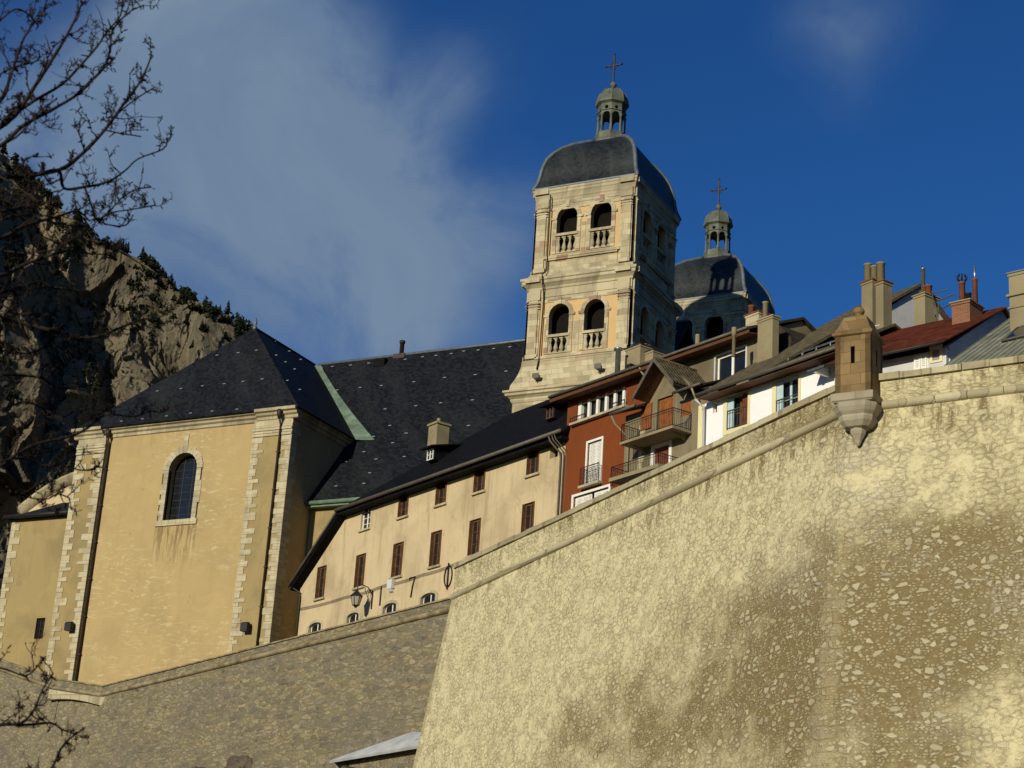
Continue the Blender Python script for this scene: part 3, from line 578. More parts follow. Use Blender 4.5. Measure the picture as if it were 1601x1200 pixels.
# ------------------------------------------------------------------ bell towers
def bell_tower():
    t = thing("bell_tower", "near stone bell tower rising from the slate church roof, its sunlit face in full view", "bell tower", CH, (-52.75, 114.3, 20))
    OFF[t.name] = (0, 0, 0)                       # built about its own axis; heights are absolute
    t.location.z = 0
    sq = lambda prof: MB().sqring(prof)
    sq([(4.62, 20), (4.62, 42.15)]).build("base", M['ashlar'], t)
    sq([(4.66, 42.12), (4.74, 42.28), (4.74, 42.4), (4.9, 42.53), (5.05, 42.6), (5.08, 42.76), (5.2, 42.82), (5.2, 42.96), (5.02, 43.02)]).build("base_cornice", M['trim'], t)
    mb = sq([(4.85, 43.0), (4.8, 43.45), (4.6, 43.9), (4.42, 44.4), (4.3, 44.9), (4.26, 45.3), (4.26, 45.46)])
    mb.build("flared_plinth", M['ashlar'], t)
    def stage(name, hw, z0, z1, wc, whw, zs, ztop_spring, rail_z, thick=0.5):
        side = MB(); mould = MB(); pil = MB()
        holes = [arch(c, whw, zs, ztop_spring) for c in wc]
        side.plate(rect(-hw, hw, z0, z1), holes, -hw, -hw+thick)
        MB().four(side).build(name, M['tower_ochre'], t)
        # ashlar dressings standing proud: surrounds, pilasters, bands
        d = MB()
        for c in wc:
            d.plate(arch(c, whw+.30, zs-.02, ztop_spring, 16), [arch(c, whw-.005, zs-.019, ztop_spring, 16)], -hw-.07, -hw+.05)
            d.box(c-.16, c+.16, -hw-.13, -hw-.071, ztop_spring+whw-.02, ztop_spring+whw+.52)
            d.box(c-whw-.46, c-whw+.0, -hw-.12, -hw-.072, ztop_spring-.16, ztop_spring+.02); d.box(c+whw-.0, c+whw+.46, -hw-.12, -hw-.072, ztop_spring-.16, ztop_spring+.02)
        for s in (-1, 1):
            a, b = sorted((s*(hw-1.0), s*(hw+.09)))
            d.box(a, b, -hw-.09, -hw+.05, z0, z1)
            a, b = sorted((s*(hw-.86), s*(hw-.12)))
            d.box(a, b, -hw-.2, -hw-.092, z0+.1, z1-.02)
            for dz, pr in ((.42, .25), (.62, .22), (.22, .30)):
                a, b = sorted((s*(hw-1.0), s*(hw-.06))); d.box(a, b, -hw-pr, -hw-.203, z1-dz-.09, z1-dz)
            d.box(a, b, -hw-.26, -hw-.205, z0+.1, z0+.42)
        d.box(-hw+1.125, hw-1.125, -hw-.06, -hw+.04, z0, zs-.44)
        d.box(-hw+1.125, hw-1.125, -hw-.055, -hw+.04, z1-.22, z1)
        d.box(-hw+.87, hw-.87, -hw-.26, -hw-.095, zs-.42, zs-.2); d.box(-hw+1.08, hw-1.08, -hw-.21, -hw-.096, zs-.56, zs-.421)
        c0, c1 = wc; d.box(c0+whw+.38, c1-whw-.38, -hw-.045, -hw+.04, zs-.2, ztop_spring-.6)
        MB().four(d).build("dressed_stonework", M['ashlar'], t)
        for k in range(4):
            for c in wc:
                bl = MB()
                for i in range(4): baluster(bl, c+(i-1.5)*whw*.56, -hw+.16, zs+.1, rail_z-.2, .165)
                for s in (-1, 1): bl.box(*sorted((c+s*whw, c+s*(whw-.11))), -hw+.02, -hw+.3, zs+.1, rail_z-.2)
                bl.box(c-whw, c+whw, -hw-.0, -hw+.34, zs-.2, zs+.1); bl.box(c-whw-.1, c+whw+.1, -hw-.14, -hw+.36, rail_z-.2, rail_z)
                MB().turned(bl, k*math.pi/2).build("balustrade", M['trim'], t)
    stage("lower_stage", 4.08, 45.45, 50.1, (-1.52, 1.30), .81, 45.85, 48.87, 47.3)
    stage("upper_stage", 3.93, 52.25, 57.55, (-1.38, 1.38), .835, 53.8, 56.68, 55.37)
    # floors close the belfry; near-black boxes paint its inner shade behind the arches
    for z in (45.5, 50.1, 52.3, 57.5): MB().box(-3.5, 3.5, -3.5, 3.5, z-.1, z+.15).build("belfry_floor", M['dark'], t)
    g = MB(); g.box(-3.05, 3.05, -3.05, 3.05, 45.7, 49.95); g.build("belfry_dark_fill", M['dark'], t)
    g = MB(); g.box(-2.95, 2.95, -2.95, 2.95, 52.5, 57.35); g.build("belfry_dark_fill", M['dark'], t)
    e = sq([(4.10, 50.08), (4.10, 50.3), (4.15, 50.32), (4.15, 50.9), (4.22, 50.95), (4.25, 51.1), (4.42, 51.27), (4.52, 51.35), (4.54, 51.55), (4.62, 51.6), (4.62, 51.8), (4.25, 51.95), (4.1, 52.27)])
    for k in range(4):
        x = MB()
        for s in (-1, 1):
            a, b = sorted((s*(4.08-1.0), s*(4.08-.06))); x.box(a, b, -4.30, -4.14, 50.1, 50.94); a, b = sorted((s*3.0, s*4.2)); x.box(a, b, -4.70, -4.6, 51.4, 51.78)
        e.turned(x, k*math.pi/2)
    e.build("middle_cornice", M['trim'], t)
    e = sq([(3.95, 57.53), (3.95, 57.75), (3.99, 57.78), (3.99, 58.2), (4.04, 58.28), (4.07, 58.42), (4.14, 58.6), (4.2, 58.68), (4.21, 58.86), (4.26, 58.92), (4.26, 59.12), (4.1, 59.2)])
    for k in range(4):
        x = MB()
        for s in (-1, 1):
            a, b = sorted((s*(3.93-1.0), s*(3.93-.06))); x.box(a, b, -4.12, -3.98, 57.6, 58.3); a, b = sorted((s*2.9, s*4.0)); x.box(a, b, -4.32, -4.24, 58.66, 59.1)
        e.turned(x, k*math.pi/2)
    e.build("top_cornice", M['trim'], t)
    prof = [(4.24, 59.1), (4.14, 59.35), (4.0, 59.72), (3.9, 60.2), (3.83, 60.8), (3.73, 61.3), (3.56, 61.9), (3.22, 62.5), (2.75, 63.08), (2.15, 63.6), (1.5, 64.0), (.95, 64.3)]
    fine = []
    for (a, b), (c, d) in zip(prof, prof[1:]): fine += [(a, b), ((a+c)/2, (b+d)/2)]
    fine.append(prof[-1])
    d = MB()
    for k in range(4):
        sd_ = MB(); n = 6
        vs = [(-r+2*r*i/n, -r, z) for r, z in fine for i in range(n+1)]
        sd_.add(vs, [(j*(n+1)+i, j*(n+1)+i+1, (j+1)*(n+1)+i+1, (j+1)*(n+1)+i) for j in range(len(fine)-1) for i in range(n)], True)
        d.turned(sd_, k*math.pi/2)
    dome = d.build("dome_roof", M['dome'], t)
    h = MB()
    for sx in (-1, 1):
        for sy in (-1, 1): h.tube([(sx*r, sy*r, z+.02) for r, z in fine], .17, 6)
    for s in ((1, 0), (-1, 0), (0, 1), (0, -1)):
        if s[0]: h.box(*sorted((s[0]*4.14, s[0]*4.31)), -4.3, 4.3, 59.1, 59.21)
        else: h.box(-4.3, 4.3, *sorted((s[1]*4.14, s[1]*4.31)), 59.101, 59.211)
    h.build("hip_flashing", M['lead'], dome)
    # octagonal lantern
    a0 = math.pi/8
    ln = MB(); ln.lathe([(1.42, 63.9), (1.32, 64.35), (1.22, 64.45), (1.22, 65.0), (1.12, 65.05)], 8, (0, 0), False, a0)
    R0 = 1.02
    for k in range(8):
        a = a0+k*math.pi/4; x, y = R0*math.cos(a), R0*math.sin(a)
        ln.lathe([(.15, 65.0), (.15, 65.2), (.1, 65.25), (.095, 66.35), (.13, 66.4), (.15, 66.55)], 8, (x, y))
        p = MB(); w = R0*math.sin(math.pi/8); ap = R0*math.cos(math.pi/8)
        # plate with arched opening below and round hole above
        out = [(-w-.03, 66.3), (-w+.07, 66.3)]+[(-(w-.07)*math.cos(i*math.pi/8), 66.4+(w-.07)*math.sin(i*math.pi/8)) for i in range(9)]+[(w-.07, 66.3), (w+.03, 66.3), (w+.03, 67.45), (-w-.03, 67.45)]
        hole = [(.15*math.cos(i*math.pi/5), 67.08+.15*math.sin(i*math.pi/5)) for i in range(10)]
        p.plate(out, [hole], -ap-.06, -ap+.06)
        ln.turned(p, k*math.pi/4)
    ln.lathe([(1.1, 66.82), (1.18, 66.85), (1.18, 66.9), (1.1, 66.93)][0:2]+[(1.18, 66.88), (1.1, 66.92)], 8, (0, 0), False, a0)
    ln.lathe([(.95, 67.3), (1.05, 67.4), (1.18, 67.5), (1.32, 67.58), (1.32, 67.7), (1.2, 67.74)], 8, (0, 0), False, a0)
    lan = ln.build("lantern", M['lantern'], t)
    cp = MB(); pr = [(1.26, 67.7), (1.2, 68.0), (1.14, 68.3), (1.0, 68.6), (.75, 68.85), (.42, 69.02), (.2, 69.1)]
    cp.lathe(pr, 8, (0, 0), False, a0)
    for k in range(8):
        a = a0+k*math.pi/4; cp.tube([(r*math.cos(a), r*math.sin(a), z) for r, z in pr], .05, 5)
    cp.build("cupola", M['lantern'], lan)
    fi = MB(); fi.lathe([(.2, 69.05), (.12, 69.2), (.16, 69.25), (.27, 69.42), (.27, 69.52), (.15, 69.68), (.07, 69.75), (.05, 69.9)], 10)
    fi.build("finial", M['lantern'], lan)
    cr = MB(); cr.box(-.055, .055, -.055, .055, 69.7, 72.15)
    cr.box(-.65, .65, -.05, .05, 71.15, 71.26)
    for s in (-1, 1): cr.lathe([(.03, 71.12), (.1, 71.16), (.1, 71.25), (.03, 71.29)], 6, (s*.65, 0))
    cr.lathe([(.03, 72.1), (.09, 72.15), (.09, 72.22), (.02, 72.3)], 6)
    for s1 in (-1, 1):
        for s2 in (-1, 1): cr.tube([(s1*.08, 0, 71.2+s2*.35), (s1*.2, 0, 71.2+s2*.18), (s1*.38, 0, 71.2+s2*.09)], .02, 4)
    cr.build("cross", M['iron'], t)
    return t
tw = bell_tower()
tw2 = copy_tree(tw); tw2.location = (-52.75, 137.8, 0)
tag(tw2, "farther bell tower partly hidden behind the near tower, its slate dome half shaded", "bell tower")
tw['group'] = tw2['group'] = "twin bell towers of the church"
MB().tube([(-2.72, -4.3, 58.5), (-2.72, -4.22, 57.6), (-2.72, -4.2, 52.4), (-2.76, -4.78, 51.9), (-2.78, -4.7, 51.4), (-2.8, -4.35, 50.8), (-2.8, -4.25, 50.2), (-2.82, -4.34, 45.6), (-2.9, -4.5, 44.6)], .05, 6).build("downpipe", M['rustpipe'], tw)

# ------------------------------------------------------------------ church body
ch = thing("church", "large ochre church with steep black slate roofs, tall arched window and pale stone quoins", "church", CH, (-86, 120, 20))
XL, XR, YF = -96.5, -76.15, 109.8
wx, ww = -86.13, 1.02; wz0, wzs = 35.4, 40.05
wall = MB()
wall.plate(rect(XL, XR, 20, 42.9), [arch(wx, 1.93, 35.25, 39.45, 18)], YF, YF+.12)
wall.plate(rect(XL, XR, 20, 42.9), [arch(wx, 1.35, 35.35, 39.5, 18)], YF+.121, YF+1.2)
wall.box(XR-.9, XR, YF+1.2, 118.5, 20, 43.0); wall.box(XL, XL+.9, YF+1.2, 140, 20, 43.0); wall.box(XL+.9, XR-.9, YF+1.2, YF+1.4, 20, 34.9)
wall.box(XR-.9, XR, 118.5, 141, 20, 42.5)
wall.build("choir_wall", M['ochre'], ch)
sur = MB(); rnd = random.Random(3)
inner = arch(wx, 1.34, 35.4, 39.5, 22)
# window surround of separate blocks
for s in (-1, 1):
    z = 35.4
    while z < 39.4:
        hh = rnd.uniform(.38, .5); L = rnd.choice((.42, .62))
        sur.box(*sorted((wx+s*1.35, wx+s*(1.35+L))), YF-.05, YF+.35, z, min(z+hh-.015, 39.5)); z += hh
for i in range(13):
    a0 = math.pi*i/13; a1 = math.pi*(i+1)/13-.012; r1 = 1.35+rnd.choice((.55, .62, .58))
    pts = [(1.35, a0), (1.35, a1), (r1, a1), (r1, a0)]
    sur.plate([(wx+r*math.cos(a), 39.5+r*math.sin(a)) for r, a in pts], [], YF-.05, YF+.35)
sur.box(wx-.2, wx+.2, YF-.06, YF-.051, 41.3, 42.4)
for k in range(6): sur.box(wx-2.0+k*4.0/6, wx-2.0+(k+1)*4.0/6-.02, YF-.12, YF+.9, 34.95, 35.39)
sur.build("window_surround", M['quoin'], ch)
window(ch, wx-1.35, wx+1.35, 35.4, 39.5+1.35, YF+.75, 'iron', 'glass', 3, 9, .07, .035, None, 1.35)
# pilasters with toothed quoins
for (a, b) in ((-96.75, -93.95), (-79.55, -76.05)):
    p = MB(); p.box(a, b, YF-.32, YF-.002, 20, 41.4); p.build("pilaster", M['annex'], ch)
    q = MB()
    for s in (0, 1):
        z = 20.3; k = 0
        while z < 41.1:
            hh = rnd.uniform(.26, .66); L = (.95 if k % 2 else .5)*rnd.uniform(.62, 1.25)
            x0, x1 = (a-.02, a+L) if s == 0 else (b-L, b+.02)
            q.box(x0, x1, YF-.37, YF+(0.5 if False else -.004), z, min(z+hh-.02, 41.35)); z += hh; k += 1
    for z, pr in ((41.4, .42), (41.65, .38), (41.85, .46), (42.1, .40)): q.box(a-.05, b+.05, YF-pr, YF-.003, z, z+.2)
    q.box(a-.0, b+.0, YF-.35, YF-.003, 42.3, 42.85)
    z = 20.3
    if b > -80:
        while z < 42.6:                           # the corner quoins return along the side wall
            hh = rnd.uniform(.4, .6); q.box(b-.02, b+.06, YF-.36, YF+rnd.choice((.4, .8)), z, z+hh-.02); z += hh
    q.build("quoins", M['quoin'], ch)
cn = MB()
def run_cornice(mb, x0, x1, y, prof):             # profile (out, z), along x on a wall facing -y
    mb.prism([(y-o_, z) for o_, z in prof]+[(y+.3, prof[-1][1]), (y+.3, prof[0][1])], x0, x1, 0)
cprof = [(.02, 42.7), (.12, 42.75), (.16, 42.95), (.34, 43.05), (.4, 43.2), (.62, 43.28), (.66, 43.5)]
run_cornice(cn, -94.2, -79.3, YF, cprof)
for a, b in ((-97.2, -94.19), (-79.31, -75.55)): run_cornice(cn, a, b, YF-.3, cprof)
cn.prism([(XR+o_, z) for o_, z in cprof]+[(XR-.2, 43.5), (XR-.2, 42.7)], YF-.28, 118.3, 1)
cn.build("cornice", M['trim'], ch)
AP = (-85.75, 116.5, 53.85)
rf = MB(); e = 43.42
FLc, FRc = (-97.1, 108.95, e), (-75.35, 108.95, e)
rf.slab([FLc, FRc, AP], .12); rf.slab([FRc, (-75.35, 143, e), (-85.75, 143, 53.85), AP], .12); rf.slab([FLc, AP, (-85.75, 143, 53.85), (-97.1, 143, e)], .12)
crf = rf.build("choir_roof", M['slate'], ch)
nr = MB(); ny = lambda y: 53.85-1.262*(126-y)
nr.slab([(-85.0, 126, 53.85), (-50.5, 126, 53.85), (-50.5, 112.5, ny(112.5)), (-76.3, 112.5, ny(112.5)), (-76.3, 118.0, ny(118.0))], .15)
nr.slab([(-85.0, 126.004, 53.85), (-50.5, 126.004, 53.85), (-50.5, 139.5, ny(112.5)), (-85, 139.5, ny(112.5))], .15)
nrf = nr.build("nave_roof", M['slate'], ch)
MB().tube([(-85.4, 126, 53.9), (-50.6, 126, 53.9)], .14, 6).build("ridge_flashing", M['lead'], nrf)
MB().tube([(-85.75, 116.6, 53.88), (-85.75, 126, 53.9)], .09, 6).build("ridge_flashing", M['beige_slate'], crf)
fl = MB(); fl.lathe([(.22, 53.7), (.18, 54.0), (.08, 54.05), (.16, 54.3), (.13, 54.4), (.05, 54.75), (.02, 54.8)], 8, (AP[0], AP[1])); fl.build("finial", M['lead'], crf)
for bb_ in ((-76.1, -56.5, 113.2, 113.9, 20, 36.6), (-84, -50, 138.2, 138.9, 20, 37)): MB().box(*bb_).build("nave_wall", M['annex'], ch)
gt = MB(); gt.tube([(-76.1, 112.45, 36.75), (-56.9, 112.45, 36.75)], .17, 8); gt.box(-76.1, -56.9, 112.55, 113.2, 36.45, 36.6); gt.build("gutter", M['copper'], nrf)
# verdigris valley between choir and nave roofs: a concave band that widens to its foot
v = MB(); n = 16; nrm = Vector((0, -1.262, 1)).normalized(); L_ = []; 
for i in range(n+1):
    f = i/n; y = 125.9-f*8.3; z = ny(y); wd = .55+1.15*f**1.2; sag = .55*math.sin(math.pi*f)
    x0 = -85.7+10.3*f+.05; row = []
    for k in range(6):
        g = k/5; lift = .05+.28*(1-g)**2+.10*math.sin(f*60)*0
        row.append(Vector((x0-.35+(wd+.35)*g-sag*.4, y, z))+nrm*lift)
    L_.append(row)
vs = [p for row in L_ for p in row]
v.add(vs, [(i*6+k, i*6+k+1, (i+1)*6+k+1, (i+1)*6+k) for i in range(n) for k in range(5)], True)
v.build("valley_flashing", M['copper'], ch)
# snow hooks: tiny pale brackets on the slates
hooks = None
def hook_at(p, nrm_, roof):
    global hooks
    if hooks is None:
        hooks = MB().box(-.14, .14, -.04, .03, -.02, .055); h_ = hooks.build("snow_hook", M['lead']); h_.parent = roof; hooks = h_
    else:
        h_ = hooks.copy(); COL.objects.link(h_); h_.parent = roof
    off = OFF[roof.name]; h_.location = (p.x-off[0], p.y-off[1], p.z-off[2])
z5 = lambda x, y: (400+x/3.3333, 500+y/3.3333)
z3 = lambda x, y: (x/3.3333, 480+y/3.3333)
NN = Vector((0, -1.262, 1)).normalized()
for p in ((400,245),(495,238),(590,228),(780,208),(870,195),(940,188),(1020,178),(1085,165),(1160,160),(1240,152),(1325,143),(425,368),(545,355),(655,345),(825,325),(985,303),(1145,288),(1305,270),(470,487),(675,467),(835,450),(965,435),(1130,420),
          (615,610),(785,593),(715,643),(700,553),(470,743),(628,728),(775,715),(565,690),(420,868),(565,855),(595,800),(1110,553)):
    P = on_plane(*z5(*p), (-60, 126, 53.85), NN)+NN*.04; hook_at(P, NN, nrf)
NF = (Vector(FRc)-Vector(FLc)).cross(Vector(AP)-Vector(FLc)).normalized(); NF = NF if NF.z > 0 else -NF
for p in ((635,597),(745,585),(870,570),(995,555),(1107,545),(1237,535),(822,440),(945,427),(1057,413),(1170,402),(1268,390),(1368,377),(1133,253),(1243,240),(1338,227)):
    hook_at(on_plane(*z3(*p), AP, NF)+NF*.04, NF, crf)
NR_ = Vector((10.43, 0, 10.4)).normalized()
for p in ((1437,180),(1505,232),(1437,253),(1485,288),(1533,325),(1495,385),(1560,432),(1565,275)):
    hook_at(on_plane(*z3(*p), AP, NR_)+NR_*.04, NR_, crf)
rc = MB(); x, z = -77.15, 53.85; rc.box(x-.5, x+.6, 125.75, 126.25, z-.3, z+.12); rc.lathe([(.2, z), (.2, z+1.1), (.26, z+1.12), (.26, z+1.35)], 8, (x+.15, 126)); rc.build("roof_vent", M['rustpipe'], nrf)
sk = on_plane(595, 569, (-60, 126, 53.85), NN); sb = MB(); sb.box(sk.x-.55, sk.x+.55, sk.y-.3, sk.y+.4, sk.z-.3, sk.z+.45); sb.build("roof_hatch", M['beige_slate'], nrf)
for x, yb in ((-93.72, 0), (-77.0, -.32)):
    pp = MB(); pp.lathe([(.1, 42.6), (.22, 43.0), (.22, 43.3)], 8, (x, YF-.5+yb)); pp.tube([(x, YF-.5+yb, 42.7), (x, YF-.18+yb, 42.2), (x, YF-.14+yb, 20.3)], .085, 8)
    for z in range(22, 42, 3): pp.box(x-.14, x+.14, YF-.26+yb, YF-.01+yb, z, z+.06)
    pp.build("downpipe", M['rustpipe'], ch)
# side chapel to the left with its curved pediment
an = MB(); an.plate(rect(-104.8, -96.4, 20, 37.2), [rect(-100.65, -99.75, 27.0, 28.7)], 112, 112.5); an.box(-104.8, -104.3, 112.5, 120, 20, 37.2); an.box(-101, -99.4, 112.4, 112.5, 26.8, 28.9); an.build("annex_wall", M['annex'], ch)
q = MB(); z = 20.5; k = 0
while z < 37:
    hh = rnd.uniform(.3, .66); q.box(-104.85, -104.85+(.95 if k % 2 else .5)*rnd.uniform(.7, 1.2), 111.95, 112.3, z, min(37.15, z+hh-.02)); z += hh; k += 1
q.build("quoins", M['quoin'], ch)
window(ch, -100.65, -99.75, 27.0, 28.7, 112.2, 'iron', 'dark', 3, 4, .05, .03)
ar = MB(); ar.slab([(-105.2, 111.5, 37.25), (-96.6, 111.5, 37.25), (-96.6, 116, 39.7), (-103.4, 116, 39.7)], .12); ar.slab([(-105.2, 111.5, 37.25), (-103.4, 116, 39.7), (-103.4, 121, 39.7), (-105.2, 124, 37.25)], .12)
arf = ar.build("annex_roof", M['slate'], ch)
MB().tube([(-105.3, 111.45, 37.3), (-96.7, 111.45, 37.3)], .2, 8).build("gutter", M['iron'], arf)
ped = [(-108.6, 30), (-96.5, 30)]; top = []
for i in range(15):
    f = i/14; x = -96.5-12.1*f; top.append((x, 42.3-2.9*max(0, (f-.35)/.65)**2.0))
pd = MB(); pd.plate(ped+[(x, z) for x, z in top], [], 117.0, 118.0); pd.build("chapel_gable", M['beige'], ch)
pc = MB(); 
vs = []
for x, z in top:
    vs += [(x, 116.4, z+.5), (x, 116.4, z+.28), (x, 116.75, z+.05), (x, 116.95, z-.35), (x, 118.1, z-.02), (x, 118.1, z+.5)]
m = 6; pc.add(vs, [(i*m+k, i*m+(k+1) % m, (i+1)*m+(k+1) % m, (i+1)*m+k) for i in range(len(top)-1) for k in range(m)]+[tuple(range(m)), tuple(range((len(top)-1)*m, len(top)*m))], True)
pc.build("curved_pediment", M['trim'], ch)
# two dark wall washer lamps on the pilasters
for (px, py), lab in (((111, 981), "black floodlight on the left stone pilaster of the church front"), ((386, 982), "black floodlight on the right stone pilaster of the church front")):
    x, z = CH.q(px, py, YF-.5); f = MB(); f.box(x-.3, x+.3, YF-.95, YF-.5, z-.28, z+.3); f.prism([(YF-.95, z+.3), (YF-.5, z+.3), (YF-.55, z+.42), (YF-.85, z+.4)], x-.26, x+.26, 0); f.tube([(x, YF-.5, z-.1), (x, YF-.33, z-.1)], .07, 6)
    solo(f, "floodlight", M['iron'], lab, "floodlight", CH, (x, YF-.7, z-.28), "floodlights on the church")
for (px, py), lab in (((841, 592), "small floodlight on the left of the near tower's flared plinth"), ((938, 577), "small floodlight on the right of the near tower's flared plinth")):
    x, z = CH.q(px, py, 109.5); f = MB(); f.box(x-.16, x+.16, 109.1, 109.5, z-.1, z+.25); f.box(x-.26, x+.26, 109.05, 109.09, z-.06, z+.3); f.tube([(x, 109.5, z-.02), (x, 109.5, z-.3), (x, 109.9, z-.45)], .05, 5)
    solo(f, "floodlight", M['zincpipe'], lab, "floodlight", CH, (x, 109.3, z-.3), "floodlights on the church")

# ------------------------------------------------------------------ the beige building
bz = 20.8
be = thing("beige_building", "long beige building with a dark hipped roof and two rows of brown wooden windows", "building", FB, (15, 0, bz))
wins = []
B1 = {'dark': [((494, 890), (508, 937)), ((555.3, 872), (569, 918)), ((613.3, 851), (628.5, 900)), ((673.3, 831.6), (687.5, 880)), ((733.3, 811.5), (749, 862)), ((817, 783), (832.5, 829))],
      'up': [((564.6, 792), (577, 831)), ((623.4, 771.5), (637, 809)), ((682, 752), (696.3, 789)), ((741.4, 730), (757, 768)), ((824.3, 699), (841, 740))]}
holes = []; rev = []
for key in ('dark', 'up'):
    for i, ((xa, ya), (xb, yb)) in enumerate(B1[key]):
        x0, z1 = FB.q(xa, ya); x1, z0 = FB.q(xb, yb)
        xc = (x0+x1)/2+.12; w = 1.18; 
        if key == 'dark': z1, z0 = 29.62-.0*i, 27.3
        else: z1, z0 = 33.02, 31.35
        wins.append((xc-w/2, xc+w/2, z0, z1, key, i)); holes.append(rect(xc-w/2, xc+w/2, z0, z1))
gr = []
for (xa, ya), (xb, yb) in (((483, 982.6), (502.6, 978)), ((543, 963), (561.6, 960)), ((600, 944.5), (620.6, 941)), ((659, 926), (681.6, 924))):
    x0, _ = FB.q(xa, ya); x1, _ = FB.q(xb, yb); gr.append((x0, x1)); holes.append(arch((x0+x1)/2, (x1-x0)/2, 24.05, 25.35, 8, .26))
hx0, hz1 = FB.q(860.5, 696); hx1, hz0 = FB.q(872, 713); holes.append(rect(hx0, hx1, hz0, hz1))
wl = MB(); out = [(.25, bz), (31.2, bz), (31.2, 33.35), (5.3, 33.35), (.25, 29.0)]
wl.plate(out, holes, 0, .4); wl.box(.25, .65, .4, 11, bz, 28.9); wl.box(30.8, 31.2, .4, 11, bz, 33.3)
wl.build("facade", M['beige'], be)
MB().box(.7, 30.7, .75, .9, bz, 28.9).box(6.2, 30.7, .75, .9, 28.9, 33.2).build("dark_interior", M['dark'], be)
for (x0, x1, z0, z1, key, i) in wins:
    fmn, rows = ('whitepaint', 4) if (key == 'up' and i == 0) else ('wood', 3)
    f = window(be, x0, x1, z0, z1, .14, fmn, 'glass', 2, rows, .13 if fmn == 'wood' else .07, .035, 'trim', depth=.1)
    if fmn == 'wood':                             # leaves folded into the reveal
        for s in (0, 1):
            a = x0+.01 if s == 0 else x1-.05
            MB().box(a, a+.04, -.10, .135, z0+.03, z1-.03).build("shutter", M['wood'], f)
    sb = MB()
    for a, b, c, d in ((x0-.17, x0, z0-.12, z1+.0), (x1, x1+.17, z0-.12, z1+.0)): sb.box(a, b, -.022, .03, c, d)
    sb.box(x0-.17, x1+.17, -.018, .03, z1, z1+(.16 if key == 'dark' else .1))
    sb.build("surround", M['cream'] if False else M['beige'], f)
for x0, x1 in gr:
    xc, hw = (x0+x1)/2, (x1-x0)/2
    sb = MB(); sb.plate(arch(xc, hw+.26, 23.9, 25.38, 8, .42), [arch(xc, hw, 23.91, 25.35, 8, .26)], -.04, .06)
    sb.build("arched_surround", M['quoin'], be)
    f = window(be, xc-hw, xc+hw, 24.05, 25.61, .2, 'whitepaint', 'glass', 2, 2, .06, .03, None, .26)
    g = MB()
    for k in range(6): g.tube([(xc-hw+(k+.5)*hw/3, .07, 24.05), (xc-hw+(k+.5)*hw/3, .07, 25.42)], .02, 5)
    for z in (24.45, 24.95): g.box(xc-hw, xc+hw, .06, .08, z, z+.04)
    g.build("window_bars", M['iron'], f)
br = MB(); ez = 33.2
E0, V0 = (5.89, -.75, 33.1), (-.05, -.75, 28.55)
RL, RR = (16.4, 6.0, 39.35), (31.3, 6.0, 39.35)
br.slab([E0, (31.3, -.75, 33.1), RR, RL], .16); br.slab([V0, E0, RL, (16.4, 6.2, 39.35), (5.89, 12.6, 33.1), (-.05, 12.6, 28.55)], .16); br.slab([(5.89, 12.6, 33.1), (31.3, 12.6, 33.1), (31.3, 6.02, 39.35), (16.4, 6.02, 39.35)], .16)
brf = br.build("roof", M['beige_slate'], be)
gt = MB(); gt.tube([(5.7, -.88, 33.02), (31.35, -.88, 33.1)], .12, 8); gt.tube([(-.15, -.8, 28.45), (5.75, -.8, 33.02)], .09, 6); gt.build("gutter", M['zincpipe'], brf)
sf = MB(); sf.box(5.5, 31.2, -.7, -.02, 32.72, 32.86); sf.slab([(-.05, -.7, 28.3), (-.05, .0, 28.3), (5.7, .0, 32.7), (5.7, -.7, 32.7)], .1); sf.build("soffit", M['beige_slate'], be)
# chimney on the roof slope, two roof lucarnes, vents
x, z = FB.q(681, 690, 3.2)
c = MB(); c.box(x-.55, x+.55, 2.9, 3.9, z-2.0, z+1.15); c.box(x-.64, x+.64, 2.8, 4.0, z+1.15, z+1.3); c.lathe([(.15, z+1.3), (.13, z+1.75)], 8, (x-.1, 3.4)); c.build("chimney", M['chim'], brf)
for px, py in ((674, 707), (861, 641)):
    x, z = FB.q(px, py, 1.3); c = MB(); c.box(x-.45, x+.45, 1.3, 3.4, z-.6, z+.35); c.slab([(x-.75, .8, z+.28), (x+.75, .8, z+.28), (x+.75, 3.5, z+1.0), (x-.75, 3.5, z+1.0)], .1)
    l = c.build("roof_lucarne", M['beige_slate'], brf)
for px, py in ((674, 709), (861, 643)):
    x, z = FB.q(px, py, 1.28); window(be, x-.34, x+.34, z-.45, z+.3, 1.2, 'whitepaint' if px < 700 else 'wood', 'glass', 2, 2, .05, .03)
for x, y0 in ((30.45, -.12), (30.75, -.10), (31.0, -.11)):
    p = MB(); p.tube([(x-.3, -.85, 33.0), (x-.2, -.8, 32.7), (x, -.2, 32.1), (x, -.1, 31.8), (x, -.1, bz)], .06 if x < 30.6 else .035, 6); p.build("downpipe", M['zincpipe'], be)
p = MB(); p.tube([(.05, -.7, 28.5), (.5, -.2, 28.1), (.52, -.12, 27.6), (.52, -.12, bz)], .07, 6); p.build("downpipe", M['rustpipe'], be)
